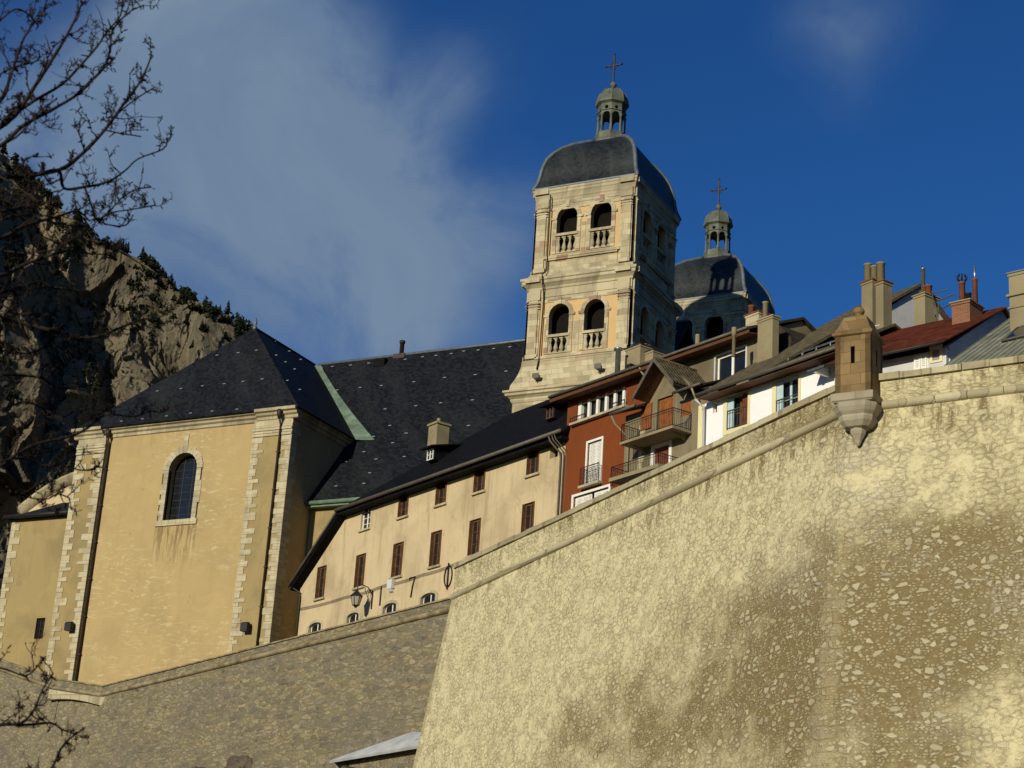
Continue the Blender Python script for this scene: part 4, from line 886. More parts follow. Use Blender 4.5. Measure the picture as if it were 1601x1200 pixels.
# iron wall anchors in the shape of figures
def figure(kind, px, py):
    x, z = FB.q(px, py, -.06); a = MB(); y = -.06; r = .045
    if kind == '1': a.tube([(x, y, z+.55), (x, y, z-.75)], r, 5)
    if kind == '7': a.tube([(x-.35, y, z+.5), (x-.3, y, z+.62), (x+.32, y, z+.62), (x+.1, y, z+.05), (x-.02, y, z-.7)], r, 5)
    if kind == '0':
        a.tube([(x+.42*math.sin(t), y, z+.68*math.cos(t)) for t in [i*math.pi/10 for i in range(21)]], r, 5); a.tube([(x, y-.03, z+.85), (x, y-.03, z-.85)], r, 5)
    a.build("wall_anchor", M['iron'], be)
figure('1', 595, 929); figure('7', 643.5, 917); figure('0', 700.5, 900.5)
# the street lantern on its scrolled bracket
lx, lz = FB.q(583, 931, 0); s = FB.q(566, 944, -1.15)
lamp = thing("wall_lantern", "black street lantern hanging from a scrolled iron bracket on the beige facade", "street lamp", FB, (lx, 0, lz-.9))
b = MB(); x, y, z = lx, -.06, lz
b.box(x-.05, x+.05, -.07, -.005, z-.9, z+.35)
b.tube([(x, -.05, z+.05), (x-.05, -.4, z+.5), (x-.12, -.8, z+.62), (x-.16, -1.1, z+.5), (x-.17, -1.15, z+.25)], .035, 6)
b.tube([(x, -.05, z-.55), (x-.04, -.35, z-.2), (x-.08, -.55, z+.2), (x-.1, -.62, z+.5)], .025, 5)
b.tube([(x-.03, -.15+.13*math.cos(t)-.15, z+.28+.13*math.sin(t)) for t in [i*.6 for i in range(9)]], .02, 5)
b.build("bracket", M['iron'], lamp)
lz0 = z-.35; lc = (x-.17, -1.15)
h = MB(); h.lathe([(.05, lz0+.6), (.09, lz0+.5), (.16, lz0+.42), (.42, lz0+.16), (.42, lz0+.1)], 6, lc, False); h.lathe([(.22, lz0-.52), (.24, lz0-.47), (.1, lz0-.6)][0:2], 6, lc, False)
for k in range(6):
    a = k*math.pi/3; h.tube([(lc[0]+.23*math.cos(a), lc[1]+.23*math.sin(a), lz0-.5), (lc[0]+.37*math.cos(a), lc[1]+.37*math.sin(a), lz0+.12)], .02, 4)
h.lathe([(.04, lz0-.66), (.2, lz0-.5)], 6, lc, False)
h.build("lamp_housing", M['iron'], lamp)
m_, nt_, b_ = newmat("lamp_glass", 0.3, 0.5); b_.inputs['Base Color'].default_value = (.35, .32, .25, 1); M['lampglass'] = m_
MB().lathe([(.2, lz0-.49), (.35, lz0+.11)], 6, lc, False).build("lamp_glass", M['lampglass'], lamp)
wr = MB(); 
for dz in (0, -.12):
    pts = []; A = (.55, 26.35+dz); B = (31, 29.3+dz)
    for px, py in ((466, 951), (540, 932), (600, 914), (660, 897), (716, 878), (735, 872)):
        x, z = FB.q(px, py, -.08); pts.append((x, -.08, z+dz)); 
    for a, c in zip(pts, pts[1:]):
        n = 5; wr.tube([(a[0]+(c[0]-a[0])*i/n, -.08, a[2]+(c[2]-a[2])*i/n-.16*(i/n)*(1-i/n)*4*.5) for i in range(n+1)], .018, 4)
solo(wr, "cable", M['iron'], "thin black cable strung across the beige facade above its lowest windows", "cable", FB, (15, -.08, 26))
x, z = FB.q(612, 913, -.12); bx = MB(); bx.box(x-.28, x+.28, -.3, -.01, z-.3, z+.28); bx.prism([(-.3, z-.3), (-.01, z-.3), (-.01, z-.55), (-.15, z-.5)], x-.2, x+.2, 0)
solo(bx, "junction_box", M['bluewhite'], "small pale junction box on the beige facade beside the iron figure 7", "junction box", FB, (x, -.1, z-.3))

# ------------------------------------------------------------------ red house and its long eave
rd = thing("red_house", "narrow red rendered house with a strip window of white posts under the eave", "house", FB, (35, 0, bz))
sx0, sz1 = 31.8, 34.88; sx1, sz0 = 36.35, 33.62
wx0, wx1, wz0_, wz1_ = 33.05, 34.35, 29.55, 32.1
lx0, lx1, lzt = 31.95, 35.2, 29.06
w = MB(); w.plate(rect(30.9, 39.0, bz, 35.3), [rect(sx0, sx1, sz0, sz1), rect(wx0, wx1, wz0_, wz1_), rect(lx0, lx1, 27.6, lzt)], -.12, .3)
w.box(30.9, 31.2, .3, 9, bz, 35.3); w.box(38.7, 39.0, .3, 9, bz, 35.3); w.build("facade", M['red'], rd)
MB().box(31.3, 38.6, .7, .8, bz, 35.2).build("dark_interior", M['dark'], rd)
sw = MB(); sw.plate(rect(sx0, sx1, sz0, sz1), [rect(sx0+.3, sx1-.06, sz0+.05, sz1-.05)], .12, .2)
for k in range(1, 6):
    x = sx0+.2+(sx1-sx0-.35)*k/5.25; sw.box(x-.1, x+.1, -.02, .12, sz0, sz1)
sw.box(sx0, sx0+.3, -.02, .12, sz0, sz1)
s_ = sw.build("strip_window", M['whitepaint'], rd); MB().box(sx0+.2, sx1-.05, .21, .24, sz0, sz1).build("pane", M['glass'], s_)
MB().box(sx0-.3, sx1+.25, -.42, -.123, sz0-.16, sz0-.02).build("sill", M['trim'], s_)
railing(rd, [(sx0-.25, -.38, sz0-.02), (sx0+1.2, -.38, sz0-.02)], .3, 'iron', "railing", .2)
railing(rd, [(sx0+3.4, -.38, sz0-.02), (sx1+.2, -.38, sz0-.02)], .3, 'iron', "railing", .2)
fr = MB(); fr.plate(rect(wx0-.13, wx1+.13, wz0_-.05, wz1_+.13), [rect(wx0+.0, wx1-.0, wz0_, wz1_)], -.16, -.05); f = fr.build("window", M['whitepaint'], rd)
shutters(f, wx0, wx1, wz0_, wz1_, .0, 'whitepaint')
MB().box(wx0-.3, wx1+.25, -.48, -.123, wz0_-.2, wz0_-.06).build("sill", M['trim'], f)
railing(rd, [(wx0-.2, -.42, wz0_-.05), (wx1+.2, -.42, wz0_-.05)], 1.05, 'iron', "railing", .14, True)
for a, b in ((lx0, lx0+1.5), (lx0+1.75, lx1)):
    f = window(rd, a, b, 27.6, lzt, .02, 'whitepaint', 'glass', 2, 2, .1, .04); 
    shutters(f, a+.1, b-.1, 27.65, lzt-.12, -.05, 'whitepaint')
MB().plate(rect(lx0-.15, lx1+.15, 27.5, lzt+.14), [rect(lx0, lx1, 27.6, lzt)], -.17, -.05).build("window_surround", M['whitepaint'], rd)
r = MB(); e0, e1 = 30.25, 48.2; t35 = .62
ry_ = 3.0; rz_ = 35.3+.42*(ry_+.95)
e1 = 47.4
r.slab([(e0, -.95, 35.45), (e1, -.95, 35.2), (e1, ry_, rz_-.12), (e0, ry_, rz_+.12)], .14); r.slab([(e0, ry_+.01, rz_+.12), (e1, ry_+.01, rz_-.12), (e1, 7.5, 34.6), (e0, 7.5, 34.6)], .14)
rrf = r.build("roof", M['darkroof'], rd)
fa = MB(); fa.slab([(e0, -.9, 35.12), (e0, -.12, 35.25), (39.4, -.12, 35.12), (e1, -.12, 35.0), (e1, -.9, 34.88)], .05); fa.add([(e0, -1.0, 35.05), (e1, -1.0, 34.82), (e1, -1.0, 35.1), (e0, -1.0, 35.36), (e0, -.96, 35.05), (e1, -.96, 34.82), (e1, -.96, 35.1), (e0, -.96, 35.36)], [(0, 1, 2, 3), (7, 6, 5, 4), (0, 4, 5, 1), (3, 2, 6, 7), (0, 3, 7, 4), (1, 5, 6, 2)]); fa.build("fascia", M['fascia'], rd)
gg = MB(); gg.tube([(e0, -1.08, 35.36), (e1, -1.08, 35.1)], .09, 6); gg.build("gutter", M['zincpipe'], rrf)
def chimney(root, fr_, px0, px1, pyt, pyb, off, depth, mat='chim', cap='trim', pots=(), name="chimney"):
    """stack given by its left and right edges, its top and the height it goes down to; pots: (px, pytop, radius px, material)"""
    x0, zt = fr_.q(px0, pyt, off); x1, _ = fr_.q(px1, pyt, off); _, zb = fr_.q(px0, pyb, off)
    c = MB(); c.box(x0, x1, off, off+depth, zb, zt); c.box(x0-.04, x1+.04, off-.04, off+depth+.04, zt-.02, zt+.1)
    k = c.build(name, M[mat], root)
    MB().box(x0-.09, x1+.09, off-.09, off+depth+.09, zt+.101, zt+.16).build("chimney_cap", M[cap], k)
    for px, pt, rp, pm in pots:
        xx, zz = fr_.q(px, pt, off+depth*.5); xa, _ = fr_.q(px-rp, pt, off+depth*.5); xb, _ = fr_.q(px+rp, pt, off+depth*.5); rr = max(.05, (xb-xa)/2)
        p = MB(); p.lathe([(rr, zt+.2), (rr*.96, zz-.08), (rr*1.15, zz-.07), (rr*1.15, zz-.01), (rr*.7, zz)], 10, (xx, off+depth*.5)); p.build("chimney_pot", M[pm], k)
    return k
chimney(rd, FB, 978, 1001, 549, 600, 3.2, 1.0, 'chim', 'darkroof', ((989, 536, 2.0, 'steel'),))
chimney(rd, FB, 1003, 1021, 556, 600, 3.6, 1.0, 'chim', 'darkroof', ((1010, 537, 1.6, 'terracotta'), (1015, 539, 1.6, 'terracotta')))
x, z = FB.q(967, 545, 2.4); p = MB(); p.lathe([(.17, z-2.2), (.17, z-.1), (.3, z-.06), (.28, z+.02), (.05, z+.1)], 9, (x, 2.4)); p.build("flue", M['steel'], rrf)
x, z = FB.q(983, 560, 1.6); p = MB(); p.box(x-.2, x+.3, 1.5, 2.1, z-1.5, z-.4); p.build("roof_vent", M['iron'], rrf)
for (x, kink) in ((38.85, .4),):
    p = MB(); p.tube([(38.55, -1.05, 35.3), (38.6, -.9, 34.9), (x, -.3, 34.2), (x, -.24, 33.9), (x, -.24, bz)], .06, 6); p.build("downpipe", M['chim'], rd)
# upper storey wall of the row seen above the lower roofs, with its blue window
u = MB(); u.plate(rect(39.02, 47.2, 30.5, 35.05), [rect(43.9, 46.25, 33.0, 34.6)], -.1, .3); u.prism([(.3, 30.5), (.3, 35.3), (ry_, rz_-.3), (7.2, 34.5), (7.2, 30.5)], 46.9, 47.2, 0); u.build("upper_wall", M['grey'], rd)
window(rd, 43.9, 46.25, 33.0, 34.6, .05, 'whitepaint', 'glass', 2, 1, .12, .06)
MB().plate(rect(43.8, 46.35, 32.9, 34.7), [rect(43.9, 46.25, 33.0, 34.6)], -.14, -.02).build("window_surround", M['bluewhite'], rd)
# chimneys at the right end of the long roof
chimney(rd, FB, 1185, 1208, 505, 570, -.4, .45, 'chim', 'trim', ((1197, 472, 3.2, 'chim'),))
chimney(rd, FB, 1166, 1186, 497, 540, 1.6, 1.0, 'trim', 'terracotta', ((1175, 478, 3.6, 'terracotta'),))
x, z = FB.q(1148, 512, -2.1); p = MB(); p.lathe([(.1, z-1.6), (.1, z-.45), (.13, z-.44), (.13, z), (.03, z+.03)], 8, (x, -2.1)); p.build("flue", M['chim'], rrf)
x, z = FB.q(1091, 523, 2.6); p = MB(); p.lathe([(.14, z-1.5), (.14, z), (.1, z+.02)], 8, (x, 2.6)); p.build("flue", M['chim'], rrf)
ge = MB(); x0, z0 = FB.q(1214, 545, 1.2); 
ge.prism([(FB.q(1190, 575, 1.2)[0], FB.q(1190, 575, 1.2)[1]-2), (FB.q(1236, 528, 1.2)[0], FB.q(1236, 560, 1.2)[1]-2), (FB.q(1237, 526, 1.2)[0], FB.q(1237, 526, 1.2)[1]), (FB.q(1218, 508, 1.2)[0], FB.q(1218, 508, 1.2)[1]), (FB.q(1190, 512, 1.2)[0], FB.q(1190, 512, 1.2)[1])], 1.2, 6, 1)
ge.build("stepped_gable", M['darkroof'], rd)

# ------------------------------------------------------------------ grey house with dormer and balcony
gy = -2.0
gh = thing("grey_house", "stained grey house with a gabled dormer, orange wooden shutters and a projecting balcony", "house", FB, (42, gy, bz))
dx0, dx1, dz0, dz1 = 41.45, 42.75, 30.0, 32.28
w = MB(); gzt = 31.98
tx0, tx1 = FB.q(1019, 699, gy)[0], FB.q(1051, 689, gy)[0]
w.plate([(38.75, bz), (45.5, bz), (45.5, gzt), (44.0, gzt), (44.0, 32.6), (42.35, 33.95), (40.55, 32.55), (40.55, gzt), (38.75, gzt)],
        [rect(dx0, dx1, dz0, dz1), rect(43.38, 44.2, 30.85, 31.62), rect(tx0+.15, tx1-.15, 27.6, 29.6), rect(40.1, 41.0, 30.75, 32.25)], gy, gy+.3)
w.box(38.75, 39.05, gy+.3, -.15, bz, gzt); w.box(45.2, 45.5, gy+.3, -.15, bz, gzt); w.build("facade", M['grey'], gh)
MB().box(39.1, 45.1, gy+.6, gy+.7, bz, 31.9).build("dark_interior", M['dark'], gh)
def plank_door(root, x0, x1, z0, z1, y, m, name="door", n=6):
    d = MB()
    for k in range(n): d.box(x0+(x1-x0)*k/n+.008, x0+(x1-x0)*(k+1)/n-.008, y, y+.06, z0, z1)
    d.box(x0+.05, x1-.05, y+.055, y+.09, z0+.05, z1-.05); return d.build(name, M[m], root)
plank_door(gh, dx0+.08, dx1-.06, dz0, dz1-.06, gy+.06, 'orange_wood')
MB().plate(rect(dx0-.12, dx1+.1, dz0, dz1+.12), [rect(dx0+.0, dx1-.0, dz0+.01, dz1)], gy-.03, gy+.04).build("door_surround", M['grey'], gh)
plank_door(gh, 43.4, 44.18, 30.87, 31.6, gy+.04, 'orange_wood', "shutter", 4)
plank_door(gh, 40.12, 40.98, 30.8, 32.23, gy-.06, 'orange_wood', "shutter", 5)
plank_door(gh, tx0+.2, tx1-.2, 27.6, 29.55, gy+.08, 'brown_door')
MB().plate(rect(tx0, tx1, 27.5, 29.75), [rect(tx0+.2, tx1-.2, 27.51, 29.55)], gy-.05, gy+.1).build("door_surround", M['whitepaint'], gh)
# dormer roof
apx, apz = 42.35, 34.18; bl, brx, bz_ = 40.68, 44.02, 32.38
d = MB(); yo = gy-1.15; yb = gy+4.2
for s, xx in ((-1, bl), (1, brx)):
    d.slab([(apx, yo, apz), (xx, yo, bz_), (xx, yb, bz_), (apx, yb, apz)], .09)
drf = d.build("dormer_roof", M['darkroof'], gh)
sh = MB()
for s, xx in ((1, brx), (-1, bl)):
    n = 22
    for k in range(n+1):
        y = yo+(yb-yo)*k/n; a = Vector((apx, y, apz+.02)); b = Vector((xx, y, bz_+.02)); sh.tube([a, b], .028, 4, False)
    for j in (0.25, .55, .85): sh.tube([(apx+(xx-apx)*j, yo, apz+(bz_-apz)*j+.012), (apx+(xx-apx)*j, yb, apz+(bz_-apz)*j+.012)], .022, 4)
sh.tube([(apx, yo, apz+.04), (apx, yb, apz+.04)], .07, 6)
sh.build("roof_ribs", M['shingle'], drf)
bb = MB()
for xx in (bl, brx):
    u_ = Vector((xx-apx, 0, bz_-apz)).normalized(); dn_ = Vector((0, 0, -.22))
    a = Vector((apx, yo-.03, apz-.02)); b = Vector((xx, yo-.03, bz_-.02)); bb.add([a, b, b+dn_, a+dn_, a+Vector((0, .06, 0)), b+Vector((0, .06, 0)), b+dn_+Vector((0, .06, 0)), a+dn_+Vector((0, .06, 0))], [(0, 1, 2, 3), (7, 6, 5, 4), (0, 4, 5, 1), (3, 2, 6, 7), (1, 5, 6, 2), (0, 3, 7, 4)])
bb.build("bargeboard", M['zincpipe'], drf)
bb = MB()
for xx in (bl, brx): bb.slab([(apx, yo+.05, apz-.11), (xx, yo+.05, bz_-.11), (xx, gy-.01, bz_-.11), (apx, gy-.01, apz-.11)], .03)
bb.build("boarding", M['fascia'], drf)
ck = MB(); ck.box(40.72, 40.95, gy+.02, yb-.3, 31.9, 32.4); ck.box(43.75, 43.95, gy+.02, yb-.3, 31.9, 32.45); ck.build("dormer_cheek", M['grey'], gh)
mr = MB(); mr.slab([(38.6, gy-.75, 32.0), (40.6, gy-.75, 32.0), (40.6, -.12, 33.15), (38.6, -.12, 33.15)], .1); mr.slab([(43.9, gy-.75, 31.95), (45.75, gy-.75, 31.95), (45.75, -.12, 33.1), (43.9, -.12, 33.1)], .1)
mrf = mr.build("roof", M['darkroof'], gh)
g1 = MB(); g1.tube([(38.4, gy-.82, 31.95), (40.5, gy-.82, 31.98)], .1, 6); g1.build("gutter", M['zincpipe'], mrf)
g1 = MB(); g1.tube([(43.6, gy-.82, 31.93), (45.8, gy-.82, 31.93)], .08, 6); g1.build("gutter", M['zincpipe'], mrf)
p = MB(); p.tube([(38.5, gy-.82, 31.85), (38.6, gy-.6, 31.4), (39.2, gy-.12, 30.6), (39.25, gy-.1, bz)], .06, 6); p.build("downpipe", M['chim'], gh)
p = MB(); p.tube([(45.1, gy-.82, 31.85), (45.1, gy-.5, 31.3), (45.15, gy-.1, 30.9), (45.15, gy-.1, bz)], .055, 6); p.build("downpipe", M['chim'], gh)
bx0, bx1 = 40.0, 44.3; by = gy-1.35; bzz = 29.86
b = MB(); b.box(bx0, bx1, by, gy-.003, bzz-.14, bzz); b.build("balcony", M['chim'], gh); bal = b
railing(gh, [(bx0+.05, gy-.05, bzz), (bx0+.05, by+.06, bzz), (bx1-.06, by+.06, bzz), (bx1-.06, gy-.05, bzz)], 1.0, 'iron', "balcony_railing", .13)
bk = MB()
for x in (bx0+.5, bx1-.5): bk.prism([(gy-.003, bzz-.141), (by+.3, bzz-.141), (gy-.003, bzz-.42)], x-.06, x+.06, 0)
bk.build("balcony_bracket", M['chim'], gh)
lz_ = 27.55
tb0 = FB.q(955, 732, gy-2.2)[0]; tb1 = FB.q(1030, 707, gy-2.2)[0]
MB().box(tb0, tb1+.1, gy-2.3, gy-.003, lz_-.2, lz_).build("lower_terrace", M['chim'], gh)
zt_ = FB.q(1030, 707, gy-2.2)[1]
railing(gh, [(tb0+.05, gy-.1, zt_-1.05), (tb0+.05, gy-2.2, zt_-1.05), (tb1, gy-2.2, zt_-1.05), (tb1, gy-.1, zt_-1.05)], 1.05, 'iron', "terrace_railing", .13)
qs = MB(); z = 27.2; k = 0
while z < 31:
    qs.box(40.0, 40.0+(.5 if k % 2 else .3), gy-.04, gy+.05, z, z+.33); z += .36; k += 1
qs.build("stone_patch", M['quoin'], gh)

# ------------------------------------------------------------------ white house
wy = -3.0
wh = thing("white_house", "white painted house with tan shingle roof, cream window surrounds and pale blue shutters", "house", FB, (51, wy, bz))
whx = 57.4
o1 = (48.1, 49.62, 28.78, 30.5); o2 = (51.62, 53.15, 28.5, 30.5)
w = MB(); w.plate(rect(45.95, whx, bz, 30.62), [rect(*o1), rect(*o2), rect(47.0, 47.32, 29.95, 30.5)], wy, wy+.35); w.box(45.95, 46.3, wy+.35, 8, bz, 30.6); w.box(whx-.3, whx, wy+.35, 8, bz, 30.6)
w.build("facade", M['white'], wh)
MB().box(46.4, whx-.4, wy+.9, wy+1.0, bz, 30.5).build("dark_interior", M['dark'], wh)
MB().plate([(wy+.1, 30.55), (7.6, 38.7), (8, 38.7), (8, 30.55)], [], 0, .3)
s_ = MB()
s_.box(45.93, 46.42, wy-.03, wy+.05, bz, 30.6); s_.build("corner_band", M['cream'], wh)
for (a, b, c, d_), nm in ((o1, 0), (o2, 1)):
    s_ = MB(); s_.plate(rect(a-.28, b+.16, c-.22, d_+.1), [rect(a, b, c, d_)], wy-.045, wy+.06); s_.build("window_surround", M['cream'], wh)
    f = window(wh, a, b, c, d_, wy+.22, 'wood' if nm == 0 else 'bluepaint', 'glass', 2, 2, .08, .05)
    MB().box(a+.01, a+.42, wy+.02, wy+.07, c+.02, d_-.02).build("shutter", M['bluepaint'], f)
    if nm == 0: MB().box(b-.5, b-.01, wy+.08, wy+.13, c+.02, d_-.02).build("shutter", M['brown_door'], f)
    railing(wh, [(a+.02, wy-.02, c+.02), (b-.02, wy-.02, c+.02)], 1.0, 'zincpipe', "railing", .17)
window(wh, 47.0, 47.32, 29.95, 30.5, wy+.15, 'cream', 'dark', 1, 1, .05)
RZ = 39.0; ry = 7.7; ey = wy-.95; ezz = 30.78
xe0, xe1, xm = 46.85, 57.4, 51.6
rsl = (RZ-ezz)/(ry-ey); ly = -.9; lz1 = ezz+rsl*(ly-ey)-.35
r = MB(); r.slab([(xe0, ey, ezz), (xm, ey, ezz), (xm, ry, RZ), (xe0, ry, RZ)], .14); r.slab([(xe0, ry+.01, RZ), (xm, ry+.01, RZ), (xm, 14, 34.5), (xe0, 14, 34.5)], .14)
lr = MB(); lr.slab([(xm+.01, ey, ezz), (xe1, ey, ezz), (xe1, ly, lz1), (xm+.01, ly, lz1)], .12); lr.slab([(xm+.01, ly+.01, lz1), (xe1, ly+.01, lz1), (xe1, ly+5, lz1-1.5), (xm+.01, ly+5, lz1-1.5)], .12); lr.build("lower_roof", M['shingle'], wh)
wrf = r.build("roof", M['shingle'], wh)
sf = MB(); sf.slab([(xe0, ey+.05, ezz-.2), (xe1, ey+.05, ezz-.2), (xe1, wy-.005, ezz-.1), (xe0, wy-.005, ezz-.1)], .04); sf.build("soffit", M['fascia'], wh)
g1 = MB(); g1.tube([(xe0, ey-.08, ezz-.08), (xe1, ey-.08, ezz-.08)], .095, 8); g1.build("gutter", M['zincpipe'], wrf)
gw = MB(); gw.prism([(wy+.36, 30.55), (7.6, 38.75), (13.5, 34.6), (13.5, 30.55)], xe0+.35, xe0+.65, 0); gw.prism([(wy+.36, 30.55), (7.6, 38.75), (13.5, 34.6), (13.5, 30.55)], xm-.5, xm-.2, 0); gw.build("gable_wall", M['bluewhite'], wh)
p = MB(); p.tube([(46.6, ey+.1, 30.6), (46.55, wy-.2, 30.3), (46.55, wy-.1, bz)], .055, 6); p.build("downpipe", M['bluewhite'], wh)
sr = MB()                                         # snow rails above the eave
for (y, z0) in ((-2.6, 0), (-1.6, 0)):
    zz = ezz+(y-ey)*(lz1-ezz)/(ly-ey); sr.tube([(xm+.3, y, zz+.22), (xe1-.3, y, zz+.22)], .025, 5)
    for k in range(6): x = xm+.4+k*.95; sr.tube([(x, y, zz), (x, y-.02, zz+.24)], .02, 4)
sr.build("snow_rail", M['steel'], wrf)
pr = MB(); xa = FB.q(1278, 580, wy-.4)[0]; pr.slab([(xa, wy-1.1, 30.0), (xa+2.2, wy-1.1, 30.0), (xa+2.2, wy, 30.55), (xa, wy, 30.55)], .08); pr.build("porch_roof", M['lead'], wh)
ck = MB(); ck.prism([(wy-.005, 29.85), (wy-1.0, 29.85), (wy-.005, 30.5)], xa+.3, xa+.45, 0); ck.build("porch_bracket", M['whitepaint'], wh)
# paired stacks with three round pots
k1 = chimney(wh, FB, 1347, 1364, 446, 560, 1.0, .6, 'chim', 'terracotta', ((1357, 413, 4.6, 'chim'), (1367, 416, 4.2, 'chim')))
k2 = chimney(wh, FB, 1369, 1381, 446, 560, .6, .6, 'chim', 'terracotta', ((1377, 411, 4.8, 'chim'),))
k3 = chimney(wh, FB, 1429, 1446, 467, 545, 3.2, 1.0, 'chim', 'chim', ((1443, 419, 2.6, 'steel'), (1446, 447, 3.0, 'terracotta'), (1452, 446, 4.0, 'terracotta'), (1440, 455, 2.2, 'terracotta')))

# ------------------------------------------------------------------ houses behind the right curtain wall
ve = raydir(-2581, 1382); ea = -math.atan2(ve.y, ve.x)      # direction of the eave that runs to that vanishing point
dxe, dye = -ve.x, -ve.y; ea = math.atan2(-dye, dxe)
o_ = on_plane(1476, 532, FB.w(0, -5), FB.n)
FE = Frame(o_.x, o_.y, ea)
x1, ze = FE.q(1474, 532, 0); x0, _ = FE.q(1383, 550, 0)
rh = thing("rusty_roof_house", "white house under a rusty red sheet metal roof above the right rampart", "house", FE, (x0/2, .5, bz))
RVy, RVz = FE.qx(1572, 479, x1)
r = MB(); r.slab([(x0-3, 0, ze), (x1, 0, ze), (x1, RVy, RVz), (x0-3, RVy, RVz)], .08); r.slab([(x0-3, RVy+.01, RVz), (x1, RVy+.01, RVz), (x1, RVy+6, RVz-2.5), (x0-3, RVy+6, RVz-2.5)], .08)
rrf2 = r.build("roof", M['rust'], rh)
s_ = MB(); n = 60
for k in range(n): x = x0-3+(x1-x0+3)*k/n; s_.tube([(x, -.02, ze+.02), (x, RVy, RVz+.02)], .022, 4, False)
s_.build("roof_ribs", M['rust'], rrf2)
gw0, gz0 = FE.q(1464, 553, .75); a0, z1_ = FE.q(1458, 545, .75); a1, z0_ = FE.q(1470, 562, .75)
w = MB(); w.plate(rect(x0-3, x1-.25, bz, ze-.05), [rect(a0, a1, z0_, z1_)], .75, 1.0); w.prism([(1.0, bz), (1.0, ze+.15), (RVy, RVz-.14), (RVy+5, RVz-2.3), (RVy+5, bz)], x1-.5, x1-.2, 0); w.build("wall", M['bluewhite'], rh)
MB().box(x0-2.9, x1-.6, 1.1, 1.2, bz, ze-.1).build("dark_interior", M['dark'], rh)
window(rh, a0, a1, z0_, z1_, .8, 'whitepaint', 'glass', 2, 2, .07, .04)
MB().plate(rect(a0-.12, a1+.12, z0_-.1, z1_+.12), [rect(a0, a1, z0_, z1_)], .70, .76).build("window_surround", M['cream'], rh)
sa, sz = FE.q(1430, 559, .7); sb_, sz2 = FE.q(1450, 566, .7)
f = MB(); f.box(sa-.05, sb_+.05, .70, .745, sz2-.3, sz+.1); f = f.build("window", M['whitepaint'], rh); shutters(f, sa, sb_, sz2-.3, sz+.05, .63, 'whitepaint')
MB().tube([(x0-3, -.08, ze-.08), (x1, -.08, ze-.08)], .07, 6).build("gutter", M['rustpipe'], rrf2)
chimney(rh, FE, 1488, 1516, 478, 520, RVy*.62, 1.2, 'brick', 'chim', ((1504, 441, 4.5, 'terracotta'), (1514, 458, 4.2, 'iron'), (1524, 436, 3.8, 'terracotta')))
for px, pt in ((1504, 438),):
    x, z = FE.q(px, pt, RVy*.62+.6); c = MB()
    for k in range(6):
        a = k*math.pi/3; c.tube([(x+.1*math.cos(a), RVy*.62+.6+.1*math.sin(a), z-.1), (x+.26*math.cos(a), RVy*.62+.6+.26*math.sin(a), z+.12), (x+.12*math.cos(a), RVy*.62+.6+.12*math.sin(a), z+.28)], .035, 4)
    c.build("chimney_cowl", M['iron'], rrf2)
x, z = FE.q(1524, 432, RVy*.62+.6); c = MB(); c.lathe([(.05, z-.3), (.05, z+.55)], 7, (x, RVy*.62+.6)); c.build("flue", M['steel'], rrf2)
# television aerial and dish behind chimney
x, z = FB.q(1466, 478, 3.6)
an_ = thing("television_aerial", "thin metal television aerial with a small dish between the chimneys on the right", "aerial", FB, (x, 3.6, z-1.5))
m = MB(); m.tube([(x, 3.6, z-1.5), (x-.35, 3.6, z+.9)], .03, 5); m.build("mast", M['zincpipe'], an_)
for dz, L, sl in ((.75, .9, -.1), (.25, 1.2, .05), (-.25, 1.0, 0.1)):
    b = MB(); xx = x-.14*dz*2; b.tube([(xx-.2, 3.6, z+dz), (xx+L, 3.5, z+dz+sl)], .018, 4)
    for k in range(7): q_ = xx-.1+k*(L/6.5); b.tube([(q_, 3.35, z+dz+sl*k/7-.12), (q_, 3.85, z+dz+sl*k/7+.12)], .012, 4, False)
    b.build("antenna_boom", M['zincpipe'], an_)
b = MB(); b.lathe([(.02, 0), (.18, .03), (.3, .09), (.36, .16), (.33, .16), (.17, .06)], 12); b.v = [(x+.05+vx*.55, 3.5-vz*.6, z-.35+vy*.6) for vx, vy, vz in b.v]; b.build("dish", M['zincpipe'], an_)
# green roofed house at the right edge
gx0, gz0 = FE.q(1496, 558, -2.0)
gv = FE.qx(1601, 482, gx0)
gn = thing("green_roof_house", "house at the right edge with a green seamed metal roof and tall chimney", "house", FE, (gx0+4, -1, bz))
sl = (gv[1]-gz0)/(gv[0]+2.0)
e_y = -4.5; e_z = gz0-sl*2.5; r_y = gv[0]+.6; r_z = gz0+sl*(r_y+2.0)
r = MB(); r.slab([(gx0, e_y, e_z), (gx0+11, e_y, e_z), (gx0+11, r_y, r_z), (gx0, r_y, r_z)], .1); r.slab([(gx0, r_y+.01, r_z), (gx0+11, r_y+.01, r_z), (gx0+11, r_y+6, r_z-sl*6), (gx0, r_y+6, r_z-sl*6)], .1)
grf = r.build("roof", M['tank'], gn)
s_ = MB(); n = 34
for k in range(n+1): x = gx0+11*k/n; s_.tube([(x, e_y, e_z+.02), (x, r_y, r_z+.02)], .025, 4, False)
for k in range(1, 9): y = e_y+(r_y-e_y)*k/9; s_.tube([(gx0, y, e_z+sl*(y-e_y)+.005), (gx0+11, y, e_z+sl*(y-e_y)+.005)], .012, 4, False)
s_.build("roof_seams", M['tank'], grf)
w = MB(); w.box(gx0+.2, gx0+10.8, e_y+.6, e_y+.9, bz, e_z+.2); w.prism([(e_y+.9, bz), (e_y+.9, e_z+.3), (r_y, r_z-.2), (r_y+5.5, bz)], gx0+.15, gx0+.45, 0); w.build("wall", M['white'], gn)
gN = Vector((0, -sl, 1)).normalized()
